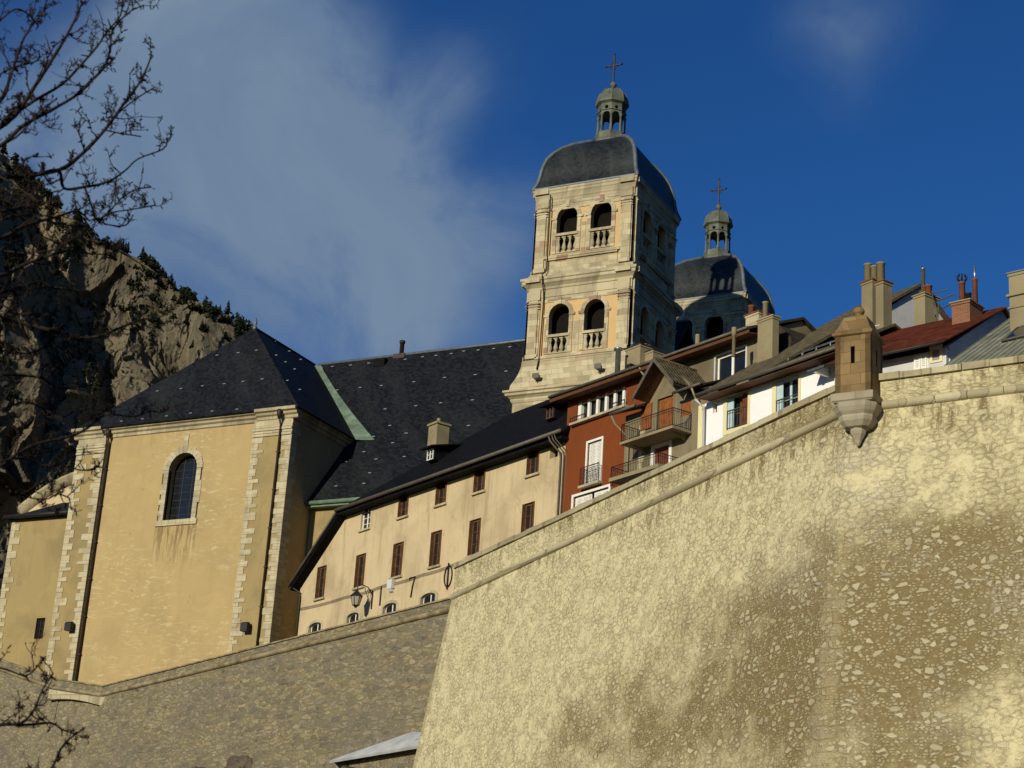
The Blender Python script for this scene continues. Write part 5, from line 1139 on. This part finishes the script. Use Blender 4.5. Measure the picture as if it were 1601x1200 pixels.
def on_roof(px, py):
    p0 = FE.w(gx0, e_y, e_z); nW = FE.d*gN.x+FE.n*gN.y+Vector((0, 0, gN.z)); return FE.inv(on_plane(px, py, p0, nW))
s_ = MB(); pts = [on_roof(*p) for p in ((1568, 536), (1640, 518), (1640, 500), (1592, 516))]
s_.slab([Vector(p)+gN*.12 for p in pts], .1); s_.build("skylight", M['glass'], grf)
s_ = MB()
for a, b in zip(pts, pts[1:]+pts[:1]): s_.tube([Vector(a)+gN*.1, Vector(b)+gN*.1], .06, 5)
s_.build("skylight_frame", M['zincpipe'], grf)
gc = chimney(gn, FE, 1577, 1612, 432, 540, .6, 1.5, 'chim', 'lead', ((1594, 424, 3.5, 'iron'),))
c = MB(); xa, zt = FE.q(1577, 432, .6); xb, _ = FE.q(1612, 432, .6)
c.box(xa-.1, xb+.1, .5, 2.2, zt-.95, zt-.85); c.box(xa-.05, xb+.05, .55, 2.15, zt-1.5, zt-1.42); c.build("chimney_band", M['chim'], gc)

# ------------------------------------------------------------------ the great bastion
CZ0, CZ1 = 20.85, 21.55                          # moulding level at the left and right ends
TZ0, TZ1 = 22.75, 22.85
Kp = Vector((-45.49, 81.61, 0)); Ep = Vector(F1.w(34.9, 0)); d2 = Vector((math.cos(rad(4.884)), -math.sin(rad(4.884)), 0)); Gp = Ep+d2*34; Ap = Kp+Vector((-1.2, 15, 0))
plan = [Ap, Kp, Ep, Gp]
def out_n(a, b):
    d = (b-a).normalized(); return Vector((d.y, -d.x, 0))
ns = [out_n(a, b) for a, b in zip(plan, plan[1:])]
ns = [n if n.dot(Vector((0, 0, 0))-plan[1]) > 0 or i != 0 else n for i, n in enumerate(ns)]
BAT = [0.16, 0.125, 0.125]
def corner_dir(i):                               # plan displacement per metre of drop at corner i
    if i == 0: return ns[0]*BAT[0]
    if i == len(plan)-1: return ns[-1]*BAT[-1]
    a, b = ns[i-1], ns[i]; ba, bb = BAT[i-1], BAT[i]
    det = a.x*b.y-a.y*b.x; return Vector(((ba*b.y-bb*a.y)/det, (a.x*bb-b.x*ba)/det, 0))
cdirs = [corner_dir(i) for i in range(4)]
Ls = [(b-a).length for a, b in zip(plan, plan[1:])]
def wall_pt(seg, f, h, proud=0.0):               # h: metres above (+) or below (-) the moulding
    a, b = plan[seg], plan[seg+1]; drop = max(0.0, -h)
    p = (a+cdirs[seg]*drop).lerp(b+cdirs[seg+1]*drop, f)+ns[seg]*proud
    tot = Ls[1]+20; s = (Ls[1]*f if seg == 1 else (Ls[1] if seg == 2 else 0))
    cz = CZ0+(CZ1-CZ0)*min(1, s/Ls[1]) if seg > 0 else CZ0
    return Vector((p.x, p.y, cz+h))
def proj(p):
    w_ = p.dot(fwd); return 800.5+FPX*p.dot(R_)/w_, 600-FPX*p.dot(U_)/w_
DIRT = [(1460, 900, 150, 90, .75), (1400, 1000, 170, 170, .6), (1560, 880, 90, 70, .55), (1250, 1010, 140, 90, .45), (1120, 1110, 190, 110, .55), (1340, 1110, 180, 130, .5), (980, 1180, 130, 90, .42), (1460, 1190, 120, 60, .3), (820, 1140, 120, 70, .16), (1180, 940, 90, 60, .25), (1540, 1010, 120, 80, .35), (1050, 1000, 60, 50, .15), (1200, 850, 40, 60, .15), (1400, 820, 60, 40, .35),
        (1240, 690, 70, 22, .40), (1130, 745, 90, 22, .32), (980, 815, 90, 20, .3), (800, 880, 90, 20, .22), (1290, 660, 40, 20, .45), (1480, 700, 120, 40, .14), (1270, 870, 40, 60, .25), (1180, 650, 110, 40, .35), (960, 760, 100, 30, .45), (1300, 625, 50, 30, .35), (1345, 720, 40, 40, .2), (880, 1120, 70, 60, .1)]
LIGHT = [(850, 950, 160, 110, .45), (1120, 830, 110, 70, .35), (1570, 1140, 70, 55, .6), (1330, 1150, 30, 60, .25), (1450, 740, 130, 60, .12), (760, 1100, 70, 90, .25), (1200, 760, 60, 40, .25)]
WHITE = [(1360, 790, 60, 60, .7), (1600, 930, 70, 60, .8), (1345, 705, 35, 45, .9), (1240, 900, 60, 40, .5), (1470, 1120, 60, 50, .4), (1330, 1130, 30, 60, .5), (1430, 870, 40, 30, .4)]
def gsum(L, x, y): return sum(a*math.exp(-((x-px)/sx)**2-((y-py)/sy)**2) for px, py, sx, sy, a in L)
HT = TZ0-CZ0
def top_h(seg, f): return (TZ0-CZ0)+((TZ1-CZ1)-(TZ0-CZ0))*(f if seg == 1 else (1 if seg == 2 else 0))
def masonry_sheet(segs, h0, h1, nh, step, proud, mat, name, parent, rough=0.05, back=None):
    vs, fs, uvs, cols = [], [], [], []
    cols_n = 0; u0 = 0
    for seg in segs:
        n = int(Ls[seg]/step); start = len(vs)
        for j in range(nh+1):
            h = h0+(h1-h0)*j/nh
            for i in range(n+1):
                p = wall_pt(seg, i/n, h*((top_h(seg, i/n)-.29)/1.62 if h0 > 0 else 1.0), proud); 
                un = u0+Ls[seg]*i/n
                edge = min(1, min(j, nh-j)/2.0) 
                k = 1.0 if 0 < i < n else 0.0
                nv = noise.fractal(Vector((un*1.1, h*1.7, 3.0)), .8, 2.1, 4)*rough*k*edge+noise.noise(Vector((un*.17, h*.17, 9)))*.10*k*edge
                vs.append(p+ns[seg]*nv); uvs.append((un, h)); x, y = proj(p)
                cn_ = 0.0
                if seg == 1: cn_ = math.exp(-(Ls[1]*i/n/.75)**2) + (math.exp(-((Ls[1]*(1-i/n))/.7)**2)*(1 if h < -7 else 0))
                if seg == 2: cn_ = math.exp(-(Ls[2]*i/n/.5)**2)*(1 if h < -7 else 0)
                cols.append((max(0, (.28+.20*sst(Ls[2]*i/n, 0, 6) if seg == 2 else .28)+gsum(DIRT, x, y)-gsum(LIGHT, x, y)), min(1, cn_), min(1, gsum(WHITE, x, y))))
        fs += [(start+j*(n+1)+i, start+j*(n+1)+i+1, start+(j+1)*(n+1)+i+1, start+(j+1)*(n+1)+i) for j in range(nh) for i in range(n)]
        u0 += Ls[seg]
    me = bpy.data.meshes.new(name); off = OFF[parent.name]
    me.from_pydata([tuple(Vector(v)-Vector(off)) for v in vs], [], fs); me.polygons.foreach_set('use_smooth', [True]*len(fs))
    ul = me.uv_layers.new(name="UVMap"); ca = me.color_attributes.new("weather", 'FLOAT_COLOR', 'POINT')
    for i, c in enumerate(cols): ca.data[i].color = (*c, 1)
    for l in me.loops: ul.data[l.index].uv = uvs[l.vertex_index]
    me.materials.append(mat); o = bpy.data.objects.new(name, me); COL.objects.link(o); o.parent = parent; OFF[o.name] = off
    return o
ba = thing("bastion_wall", "huge battered pale rampart wall of weathered rubble filling the right foreground", "rampart", CH, (Ep.x, Ep.y, 0))
masonry_sheet((0, 1, 2), -20.5, -.02, 70, .30, 0.0, M['bastion'], "battered_face", ba)
masonry_sheet((0, 1, 2), .15, 1.62, 6, .30, -.06, M['bastion'], "parapet", ba, 0.02)
cdn = MB()
def ring_along(mb, seg, prof, f0=0, f1=1, n=40, jit=0.0, hfun=None):
    vs = []; m = len(prof)
    for i in range(n+1):
        f = f0+(f1-f0)*i/n; dh = hfun(seg, f) if hfun else 0
        for pr, h in prof:
            p = wall_pt(seg, f, 0, pr); vs.append((p.x, p.y, p.z+h+dh))
    mb.add(vs, [(i*m+k, i*m+(k+1) % m, (i+1)*m+(k+1) % m, (i+1)*m+k) for i in range(n) for k in range(m)]+[tuple(range(m)), tuple(range(n*m, n*m+m))], False)
tor = [(.185*math.sin(math.pi*k/8)-.02, .05-.17*math.cos(math.pi*k/8)) for k in range(9)]+[(-.4, .26), (-.4, -.12)]
rnd = random.Random(5)
for seg in (0, 1, 2):                             # the moulding is made of separate drums
    L = Ls[seg]; x = 0.0
    while x < L:
        l = min(rnd.uniform(.9, 1.6), L-x)
        if L-x-l < .3: l = L-x
        j = rnd.uniform(-.025, .02); ring_along(cdn, seg, [(a+j if a > -.3 else a, b) for a, b in tor], x/L, (x+l-.018)/L, 2); x += l
o = cdn.build("moulding", M['coping'], ba); o.data.polygons.foreach_set('use_smooth', [False]*len(o.data.polygons))
cop = MB()
for seg in (0, 1, 2):
    L = Ls[seg]; x = 0.0
    while x < L:
        l = min(rnd.uniform(.8, 1.5), L-x)
        if L-x-l < .3: l = L-x
        j = rnd.uniform(-.025, .03); k = rnd.uniform(-.02, .025)
        pr = [(.05+j, 1.63), (.06+j, 1.86+k), (-.2, 1.93+k), (-.62, 1.93+k), (-.62, 1.63)]
        ring_along(cop, seg, pr, x/L, (x+l-.02)/L, 1, 0, lambda s_, f: top_h(s_, f)-1.93 if s_ == 1 else (TZ0-CZ0-1.93 if s_ == 0 else TZ1-CZ1-1.93)); x += l
cop.build("coping", M['coping'], ba)
bk = MB()
for seg in (0, 1, 2):
    ring_along(bk, seg, [(-.60, -.4), (-.60, 1.6), (-.3, 1.6), (-.3, -.4)], 0, 1, 2, 0, lambda s_, f: (top_h(s_, f)-1.93 if s_ == 1 else (TZ0-CZ0-1.93 if s_ == 0 else TZ1-CZ1-1.93)))
bk.build("parapet_back", M['lowwall'], ba)
# ------------------------------------------------------------------ lower wall in front of the church
lwz, lcz = 22.55-.82, 21.72-.80
lw = thing("lower_wall", "dark grey rubble retaining wall running below the church to the pale bastion", "retaining wall", CH, (-68, 96, 0))
P3 = FB.w(34.0, -8); P2 = Vector((-87.69, 105.58, 0)); P1 = Vector((-92.07, 105.3, 0)); P0 = P1+Vector((-1, -.04, 0)).normalized()*26
lplan = [P0, P1, P2, P3]; lns = [out_n(a, b) for a, b in zip(lplan, lplan[1:])]
def lseg(mb, a, b, n_, pr0, pr1, z0, z1, nx, nzv, rough, bat=0.08):
    vs = []; L = (b-a).length; thick = pr0-pr1
    for j in range(nzv+1):
        for i in range(nx+1):
            z = z0+(z1-z0)*j/nzv; p = a.lerp(b, i/nx)+n_*(pr0+(max(0, lcz-z))*bat)
            e = 1 if (0 < i < nx and 0 < j < nzv) else 0
            k = noise.fractal(Vector((p.x*.9, p.y*.9, z*1.1)), .8, 2.1, 4)*rough*e+noise.noise(Vector((p.x*.2, p.y*.2, z*.25)))*rough*2.2*e
            p = p+n_*k; vs.append((p.x, p.y, z))
    f = [(j*(nx+1)+i, j*(nx+1)+i+1, (j+1)*(nx+1)+i+1, (j+1)*(nx+1)+i) for j in range(nzv) for i in range(nx)]
    mb.add(vs, f, True)
    q = [a+n_*pr1, b+n_*pr1]
    mb.add([(*a.xy, z0), (*q[0].xy, z0), (*q[0].xy, z1), (*a.xy, z1), (*b.xy, z0), (*q[1].xy, z0), (*q[1].xy, z1), (*b.xy, z1)], [(1, 5, 6, 2), (3, 2, 6, 7)])
wb = MB(); pb = MB(); mo = MB(); cp_ = MB()
def ramp_z(x, z):                                # the left end climbs away from the corner
    up = max(0, P2.x-max(x, P1.x))*.14+max(0, P1.x-x)*.285
    return z+up*max(0, min(1, (z-15)/4))
def ramp_up(mb, k0, i):
    if i > 1: return
    for j in range(k0, len(mb.v)):
        x, y, z = mb.v[j]; mb.v[j] = (x, y, ramp_z(x, z))
for i, (a, b) in enumerate(zip(lplan, lplan[1:])):
    L = (b-a).length; nx = max(4, int(L/.35)); rec = 0; k0s = [len(q_.v) for q_ in (wb, pb, mo, cp_)]
    dx_ = (b-a).normalized()*.7; lseg(wb, a-dx_, b+dx_, lns[i], rec, -1.6, -2, lcz-.02, nx, 60, .09)
    lseg(pb, a, b, lns[i], -.04, -.55, lcz+.2, lwz-.08, nx, 3, .02, 0)
    dd = (b-a).normalized(); e = .12
    tt = [(.20*math.sin(math.pi*k/6), lcz+.1-.16*math.cos(math.pi*k/6)) for k in range(7)]+[(-.3, lcz+.26), (-.3, lcz-.06)]
    A, B = a-dd*.03, b+dd*.03; m = len(tt)
    mo.add([(*(A+lns[i]*r).xy, z) for r, z in tt]+[(*(B+lns[i]*r).xy, z) for r, z in tt], [(k, (k+1) % m, m+(k+1) % m, m+k) for k in range(m)]+[tuple(range(m)), tuple(range(m, 2*m))])
    cc = [(.06, lwz-.09), (.06, lwz), (-.25, lwz+.04), (-.6, lwz), (-.6, lwz-.09)]; m = len(cc)
    cp_.add([(*(A+lns[i]*r).xy, z) for r, z in cc]+[(*(B+lns[i]*r).xy, z) for r, z in cc], [(k, (k+1) % m, m+(k+1) % m, m+k) for k in range(m)]+[tuple(range(m)), tuple(range(m, 2*m))])
    for q_, k_ in zip((wb, pb, mo, cp_), k0s): ramp_up(q_, k_, i)
wb.build("rubble_face", M['lowwall'], lw); pb.build("parapet", M['lowwall'], lw); mo.build("moulding", M['lowcoping'], lw); cp_.build("coping", M['lowcoping'], lw)
sq_ = MB(); a, b = P1, P2+(P2-P1).normalized()*1.2; n_ = lns[1]; n = 12; vs = []
for i in range(n+1):
    f = i/n; p = a.lerp(b, f); zl = lcz-.45-.35*(2*f-1)**2
    for r, z in ((.42, lcz-.1), (.42, zl-.1), (-.5, zl-.1), (-.5, lcz-.1)): q_ = p+n_*r; vs.append((q_.x, q_.y, ramp_z(q_.x, z)))
sq_.add(vs, [(i*4+k, i*4+(k+1) % 4, (i+1)*4+(k+1) % 4, (i+1)*4+k) for i in range(n) for k in range(4)]+[(0, 1, 2, 3), (n*4, n*4+1, n*4+2, n*4+3)])
sq_.build("squinch_arch", M['coping'], lw)
# ------------------------------------------------------------------ sentry turret on the corner
sc_ = on_plane(1337, 560, Vector(Ep), Vector((0, 1, 0)))
tc_ = Vector((Ep.x, Ep.y, 0)); rr_ = on_plane(1343, 590, tc_+Vector((0, -.25, 0)), Vector((0, 1, 0)))
FT = Frame(rr_.x, rr_.y, rad(3))
tu = thing("sentry_turret", "small square brown stone sentry turret with ball-topped cap, corbelled from the rampart corner", "sentry turret", FT, (0, 0, 18))
z_top = FT.q(1335, 523, -.66)[1]; z_bot = FT.q(1335, 612, -.66)[1]; z_ap = FT.q(1342, 496, 0)[1]; z_cb = FT.q(1338, 668, -.45)[1]; z_pe = FT.q(1337, 696, -.2)[1]; z_si = FT.q(1335, 625, -.75)[1]
ha = 0.0; RB = .66; ap_ = RB
bd = MB()
for k in range(4):
    s_ = MB(); holes_ = [rect(-.075, .075, z_bot+(z_top-z_bot)*.50, z_bot+(z_top-z_bot)*.80)]
    s_.plate(rect(-RB, RB, z_bot-.1, z_top), holes_, -ap_, -ap_+.2); bd.turned(s_, k*math.pi/2)
bd.build("turret_body", M['tufa'], tu)
MB().box(-.4, .4, -.4, .4, z_bot, z_top).build("dark_interior", M['dark'], tu)
hx = lambda prof: MB().sqring(prof)
rfo = hx([(RB*1.0, z_top-.03), (RB*1.13, z_top+.02), (RB*1.15, z_top+.10), (RB*1.05, z_top+.16), (RB*.9, z_top+.34), (RB*.62, z_ap-.12), (RB*.34, z_ap-.02), (.13, z_ap+.04)]).build("turret_roof", M['tufa'], tu)
MB().lathe([(.12, z_ap+.0), (.09, z_ap+.05), (.17, z_ap+.11), (.22, z_ap+.22), (.16, z_ap+.34), (.05, z_ap+.4)], 12).build("ball_finial", M['tufa'], rfo)
hx([(RB*1.08, z_si-.02), (RB*1.17, z_si+.05), (RB*1.19, z_bot-.05), (RB*1.06, z_bot+.0)]).build("sill_ring", M['corbel'], tu)
cb = MB(); lv = lambda f: z_cb+(z_si-z_cb)*f
prof = [(.30, lv(0)), (.46, lv(.08)), (.60, lv(.28)), (.63, lv(.42)), (.62, lv(.5)), (.72, lv(.62)), (.80, lv(.78)), (.83, lv(.9)), (RB*1.12, lv(.98))]
vs = []
for r, z in prof:                                  # corners taken off: a squarish octagon
    c_ = r*.62; vs += [(-c_, -r, z), (c_, -r, z), (r, -c_, z), (r, c_, z), (c_, r, z), (-c_, r, z), (-r, c_, z), (-r, -c_, z)]
m = len(prof); cb.add(vs, [(i*8+k, i*8+(k+1) % 8, (i+1)*8+(k+1) % 8, (i+1)*8+k) for i in range(m-1) for k in range(8)]+[tuple(range(7, -1, -1)), tuple(range((m-1)*8, m*8))])
cb.build("corbel", M['corbel'], tu)
MB().lathe([(.05, z_pe), (.10, z_pe+.08), (.14, z_pe+.2), (.27, z_cb-.16), (.30, z_cb-.06), (.28, z_cb+.03)], 8, (0, -.1), False).build("pendant", M['corbel'], tu)
# ------------------------------------------------------------------ lean-to roof and rocks under the lower wall
sA = FB.inv(on_plane(516, 1188, FB.w(0, -9.6), FB.n)); sB = FB.inv(on_plane(664, 1137, FB.w(0, -9.6), FB.n))
x0, z0, x1, z1 = sA[0], sA[2], sB[0]+1.2, sB[2]+.35
ln_ = thing("lean_to_shed", "low stone lean-to with snowy pale roof in the angle of the two ramparts", "shed", FB, (x1, -9, 0))
pA, pB, pC, pD = [FB.inv(on_plane(px, py, FB.w(0, o_), FB.n)) for px, py, o_ in ((515, 1189, -9.9), (668, 1163, -9.9), (676, 1133, -8.1), (521, 1186, -8.1))]
MB().slab([pA, pB, pC, pD], .14).build("roof", M['sheet'], ln_)
wl_ = MB(); wl_.prism([(x0+1.6, 0), (x1, 0), (x1, z1-.6), (x0+1.6, z0-.1)], -9.3, -8.9, 1); wl_.build("wall", M['lowwall'], ln_)
def boulder(name, c, r, seed, sx=1, sy=1, sz=1, kind=None):
    bm = bmesh.new(); bmesh.ops.create_icosphere(bm, subdivisions=5, radius=1)
    for v in bm.verts:
        p = v.co.copy(); k = 1+.22*noise.fractal(p*1.3+Vector((seed, 0, 0)), .8, 2.1, 5)+.05*math.floor(4*noise.noise(p*2.2+Vector((0, seed, 0))))
        v.co = Vector((p.x*r*sx*k, p.y*r*sy*k, p.z*r*sz*k))
    me = bpy.data.meshes.new(name); bm.to_mesh(me); bm.free(); me.materials.append(M['boulder'])
    o = bpy.data.objects.new(name, me); COL.objects.link(o); o.location = c; o['kind'] = 'structure'; return o
for px, py, r, off, sx, sz, sd_ in ((378, 1205, 1.2, -8.7, 1.2, .8, 2.0), (428, 1222, 1.1, -8.8, 1.4, .7, 4.0), (310, 1226, 1.4, -8.7, 1.4, .7, 7.0), (560, 1262, 2.2, -9.4, 1.5, .9, 9.0), (240, 1250, 2.0, -9.0, 1.3, .8, 13.0)):
    p = on_plane(px, py, FB.w(0, off), FB.n); boulder("rock_outcrop", p, r, sd_, sx, .6, sz)
def talus(u, v):
    a = FB.w(-8+40*u, -8.2-26*v); t = 11.2-1.6*u+noise.fractal(Vector((u*9, v*6, 1)), .8, 2.1, 4)*.6; return (a.x, a.y, t*(1-v)**1.3+ground_z(a.x, a.y)*(1-(1-v)**1.3))
tag(grid_mesh("talus", 80, 50, talus, M['boulder']), kind='structure')

# ------------------------------------------------------------------ bare tree in the foreground
rnd = random.Random(11)
tr = thing("bare_tree", "leafless dark tree whose knobbly branches reach in from the left edge", "tree", CH, (-8.6, 8.6, -1.7))
def dl(t, n_=14):
    return t
BR = [  # depth at start/end, radius start, pixel path
 (9.5, 10.5, 9, [(-70,240),(0,198),(28,174),(56,132),(82,92),(106,52),(120,24),(128,4)]),
 (9.8, 10.8, 7, [(-70,262),(0,228),(36,196),(80,172),(120,148),(140,128),(160,108),(172,80),(176,48),(200,20),(224,8)]),
 (9.6, 10.0, 6, [(28,174),(52,158),(96,132),(124,104),(152,72),(168,48),(188,24),(192,-6)]),
 (10, 11, 9, [(-80,290),(0,277),(52,273),(96,264),(124,244),(152,216),(172,192),(192,164),(216,132),(232,100),(237,80)]),
 (10.7, 11, 3, [(172,192),(190,172),(216,152),(240,137)]),
 (10.6, 11, 3, [(160,202),(188,208),(220,213)]),
 (10.1, 11, 6, [(60,272),(92,266),(100,294),(132,292),(168,284),(196,266),(216,248),(256,232),(261,216)]),
 (10.5, 11, 4, [(132,292),(140,312),(152,344),(168,332),(192,308),(212,296),(236,292)]),
 (10.6, 11, 3, [(152,344),(176,332),(200,328),(224,324),(243,320)]),
 (10.6, 11, 2.5, [(152,344),(170,351),(196,352),(208,336)]),
 (9.2, 10, 6, [(-60,200),(0,158),(16,120),(32,72),(44,48),(68,16),(74,-10)]),
 (9.4, 9.8, 3, [(-30,140),(0,116),(24,104),(52,97),(64,88)]),
 (9.4, 9.8, 3, [(-30,60),(0,32),(24,14),(44,22),(60,40)]),
 (10, 10.6, 9, [(-60,500),(0,498),(30,504),(90,519),(120,528),(156,525),(186,513),(228,498),(252,505)]),
 (10, 10.6, 7, [(-60,580),(0,583),(30,586),(66,591),(90,606),(120,604),(147,600)]),
 (9.6, 10.4, 6, [(-60,760),(0,729),(24,711),(60,693),(114,681),(144,663),(168,648),(210,651),(234,642)]),
 (9.7, 10.2, 4, [(-30,735),(0,720),(39,717),(69,726),(99,729),(132,735),(153,729)]),
 (9.7, 10.2, 3, [(10,760),(40,776),(72,780),(90,772),(108,778)]),
 (9.3, 10, 8, [(-60,380),(0,372),(40,352),(84,340),(120,330),(140,345)]),
 (9.5, 10, 7, [(-60,420),(0,430),(40,412),(70,402),(104,392),(140,396),(170,398)]),
 (9.3, 10, 7, [(-60,340),(0,330),(36,322),(66,306),(90,298)]),
 (9.4, 10, 6, [(-60,470),(0,458),(34,448),(64,440),(90,452),(112,446)]),
 (9.8, 10, 5, [(-60,650),(0,640),(40,628),(70,640),(96,652),(120,640)]),
 (9.8, 10, 5, [(-60,540),(0,548),(44,552),(80,540),(104,548)]),
 (9, 9.6, 6, [(-80,1145),(0,1133),(33,1130),(53,1110),(67,1077),(83,1053)]),
 (9, 9.6, 5, [(20,1132),(43,1133),(80,1130),(97,1140),(117,1147)]),
 (9, 9.6, 6, [(60,1230),(83,1197),(100,1163),(133,1137)]),
 (9, 9.6, 4, [(-40,1050),(0,1044),(40,1056),(60,1040)]),
]
for i_ in range(9):
    x_, y_ = rnd.uniform(-60, 20), rnd.uniform(225, 520); a_ = rnd.uniform(-.9, .5); pts_ = [(x_, y_)]
    for j_ in range(5): a_ += rnd.gauss(0, .3); x_ += 28*math.cos(a_); y_ += 28*math.sin(a_); pts_.append((x_, y_))
    BR.append((rnd.uniform(9.2, 10.6), rnd.uniform(9.4, 10.8), rnd.uniform(2.5, 5), pts_))
def smooth_path(P, k=4):
    out = []
    for i in range(len(P)-1):
        p0 = P[max(i-1, 0)]; p1 = P[i]; p2 = P[i+1]; p3 = P[min(i+2, len(P)-1)]
        for j in range(k):
            t = j/k; out.append(.5*((2*p1)+(p2-p0)*t+(2*p0-5*p1+4*p2-p3)*t*t+(-p0+3*p1-3*p2+p3)*t**3))
    return out+[P[-1]]
def twig(mb, p, d, L, r, depth):
    pts = [p]; q = p.copy(); dd = d.copy(); n = 5
    for i in range(n):
        dd = (dd+Vector((rnd.gauss(0, .24), rnd.gauss(0, .24), rnd.gauss(.10, .24)))).normalized(); q = q+dd*L/n*rnd.uniform(.7, 1.3); pts.append(q.copy())
    mb.tube(pts, [r*(1-.6*i/n) for i in range(n+1)], 4, True, False)
    # knobs and buds
    for q in pts[1:]:
        if rnd.random() < .55:
            e = Vector((rnd.gauss(0, 1), rnd.gauss(0, 1), rnd.gauss(.3, 1))).normalized(); l = rnd.uniform(.012, .035); mb.tube([q, q+e*l*.5, q+e*l], [r*.9, r*1.25, r*.3], 4, True, False)
    if depth > 0:
        for q in pts[1:]:
            if rnd.random() < .42: twig(mb, q, (dd+Vector((rnd.gauss(0, .9), rnd.gauss(0, .9), rnd.gauss(.2, .9)))).normalized(), L*rnd.uniform(.3, .62), r*.68, depth-1)
T0 = at_depth(-420, 900, 10.0); T0.z = -1.9; tr.location = (T0.x, T0.y, -1.7); OFF[tr.name] = (T0.x, T0.y, -1.7)
tp = [T0, T0+Vector((-.1, .1, 1.6)), T0+Vector((.05, .2, 3.4)), T0+Vector((-.1, .1, 5.2)), T0+Vector((.1, .2, 7.5)), T0+Vector((0, .2, 9.5))]
for d0, d1, r0, path in BR:
    n = len(path); w_ = [at_depth(px, py, d0+(d1-d0)*i/(n-1)+rnd.uniform(-.06, .06)) for i, (px, py) in enumerate(path)]
    pts = smooth_path(w_); k = len(pts); mb = MB(); rw = r0*.5*10/FPX
    mb.tube(pts, [max(.0045, rw*(1-.72*i/(k-1))*rnd.uniform(.9, 1.12)) for i in range(k)], 6)
    for i in range(1, k):
        f = i/(k-1)
        if rnd.random() < .44:
            dirn = (pts[i]-pts[i-1]).normalized(); sd2 = Vector((rnd.gauss(0, .8), rnd.gauss(0, .8), rnd.gauss(.25, .8)))
            twig(mb, pts[i], (dirn*.7+sd2).normalized(), rnd.uniform(.06, .24)*(1.15-.35*f), max(.0034, rw*.42*(1-.4*f)), 2)
        if rnd.random() < .5:
            e = Vector((rnd.gauss(0, 1), rnd.gauss(0, 1), rnd.gauss(0, 1))).normalized(); l = rnd.uniform(.015, .05); mb.tube([pts[i], pts[i]+e*l], [.005, .0028], 4, True, False)
    mb.build("branch", M['bark'], tr, recalc=False)
trk = MB(); trk.tube(smooth_path(tp, 5), [.24-.19*i/25 for i in range(26)], 10)
trk.build("trunk", M['bark'], tr)
lm = MB()
for d0, d1, r0, path in BR:
    if path[0][0] < -20:
        a = at_depth(*path[0], d0); z = max(0.5, min(7.2, a.z-1.2-.1*r0)); f = (z+1.9)/9.5; base = min((Vector(q) for q in smooth_path(tp, 5)), key=lambda q: abs(q.z-z))
        mid = base.lerp(a, .55)+Vector((0, 0, -.12)); rw = r0*.5*10/FPX
        lm.tube(smooth_path([base, mid, a], 4), [max(rw, .045)-(max(rw, .045)-rw)*i/8 for i in range(9)], 6)
lm.build("limb", M['bark'], tr)
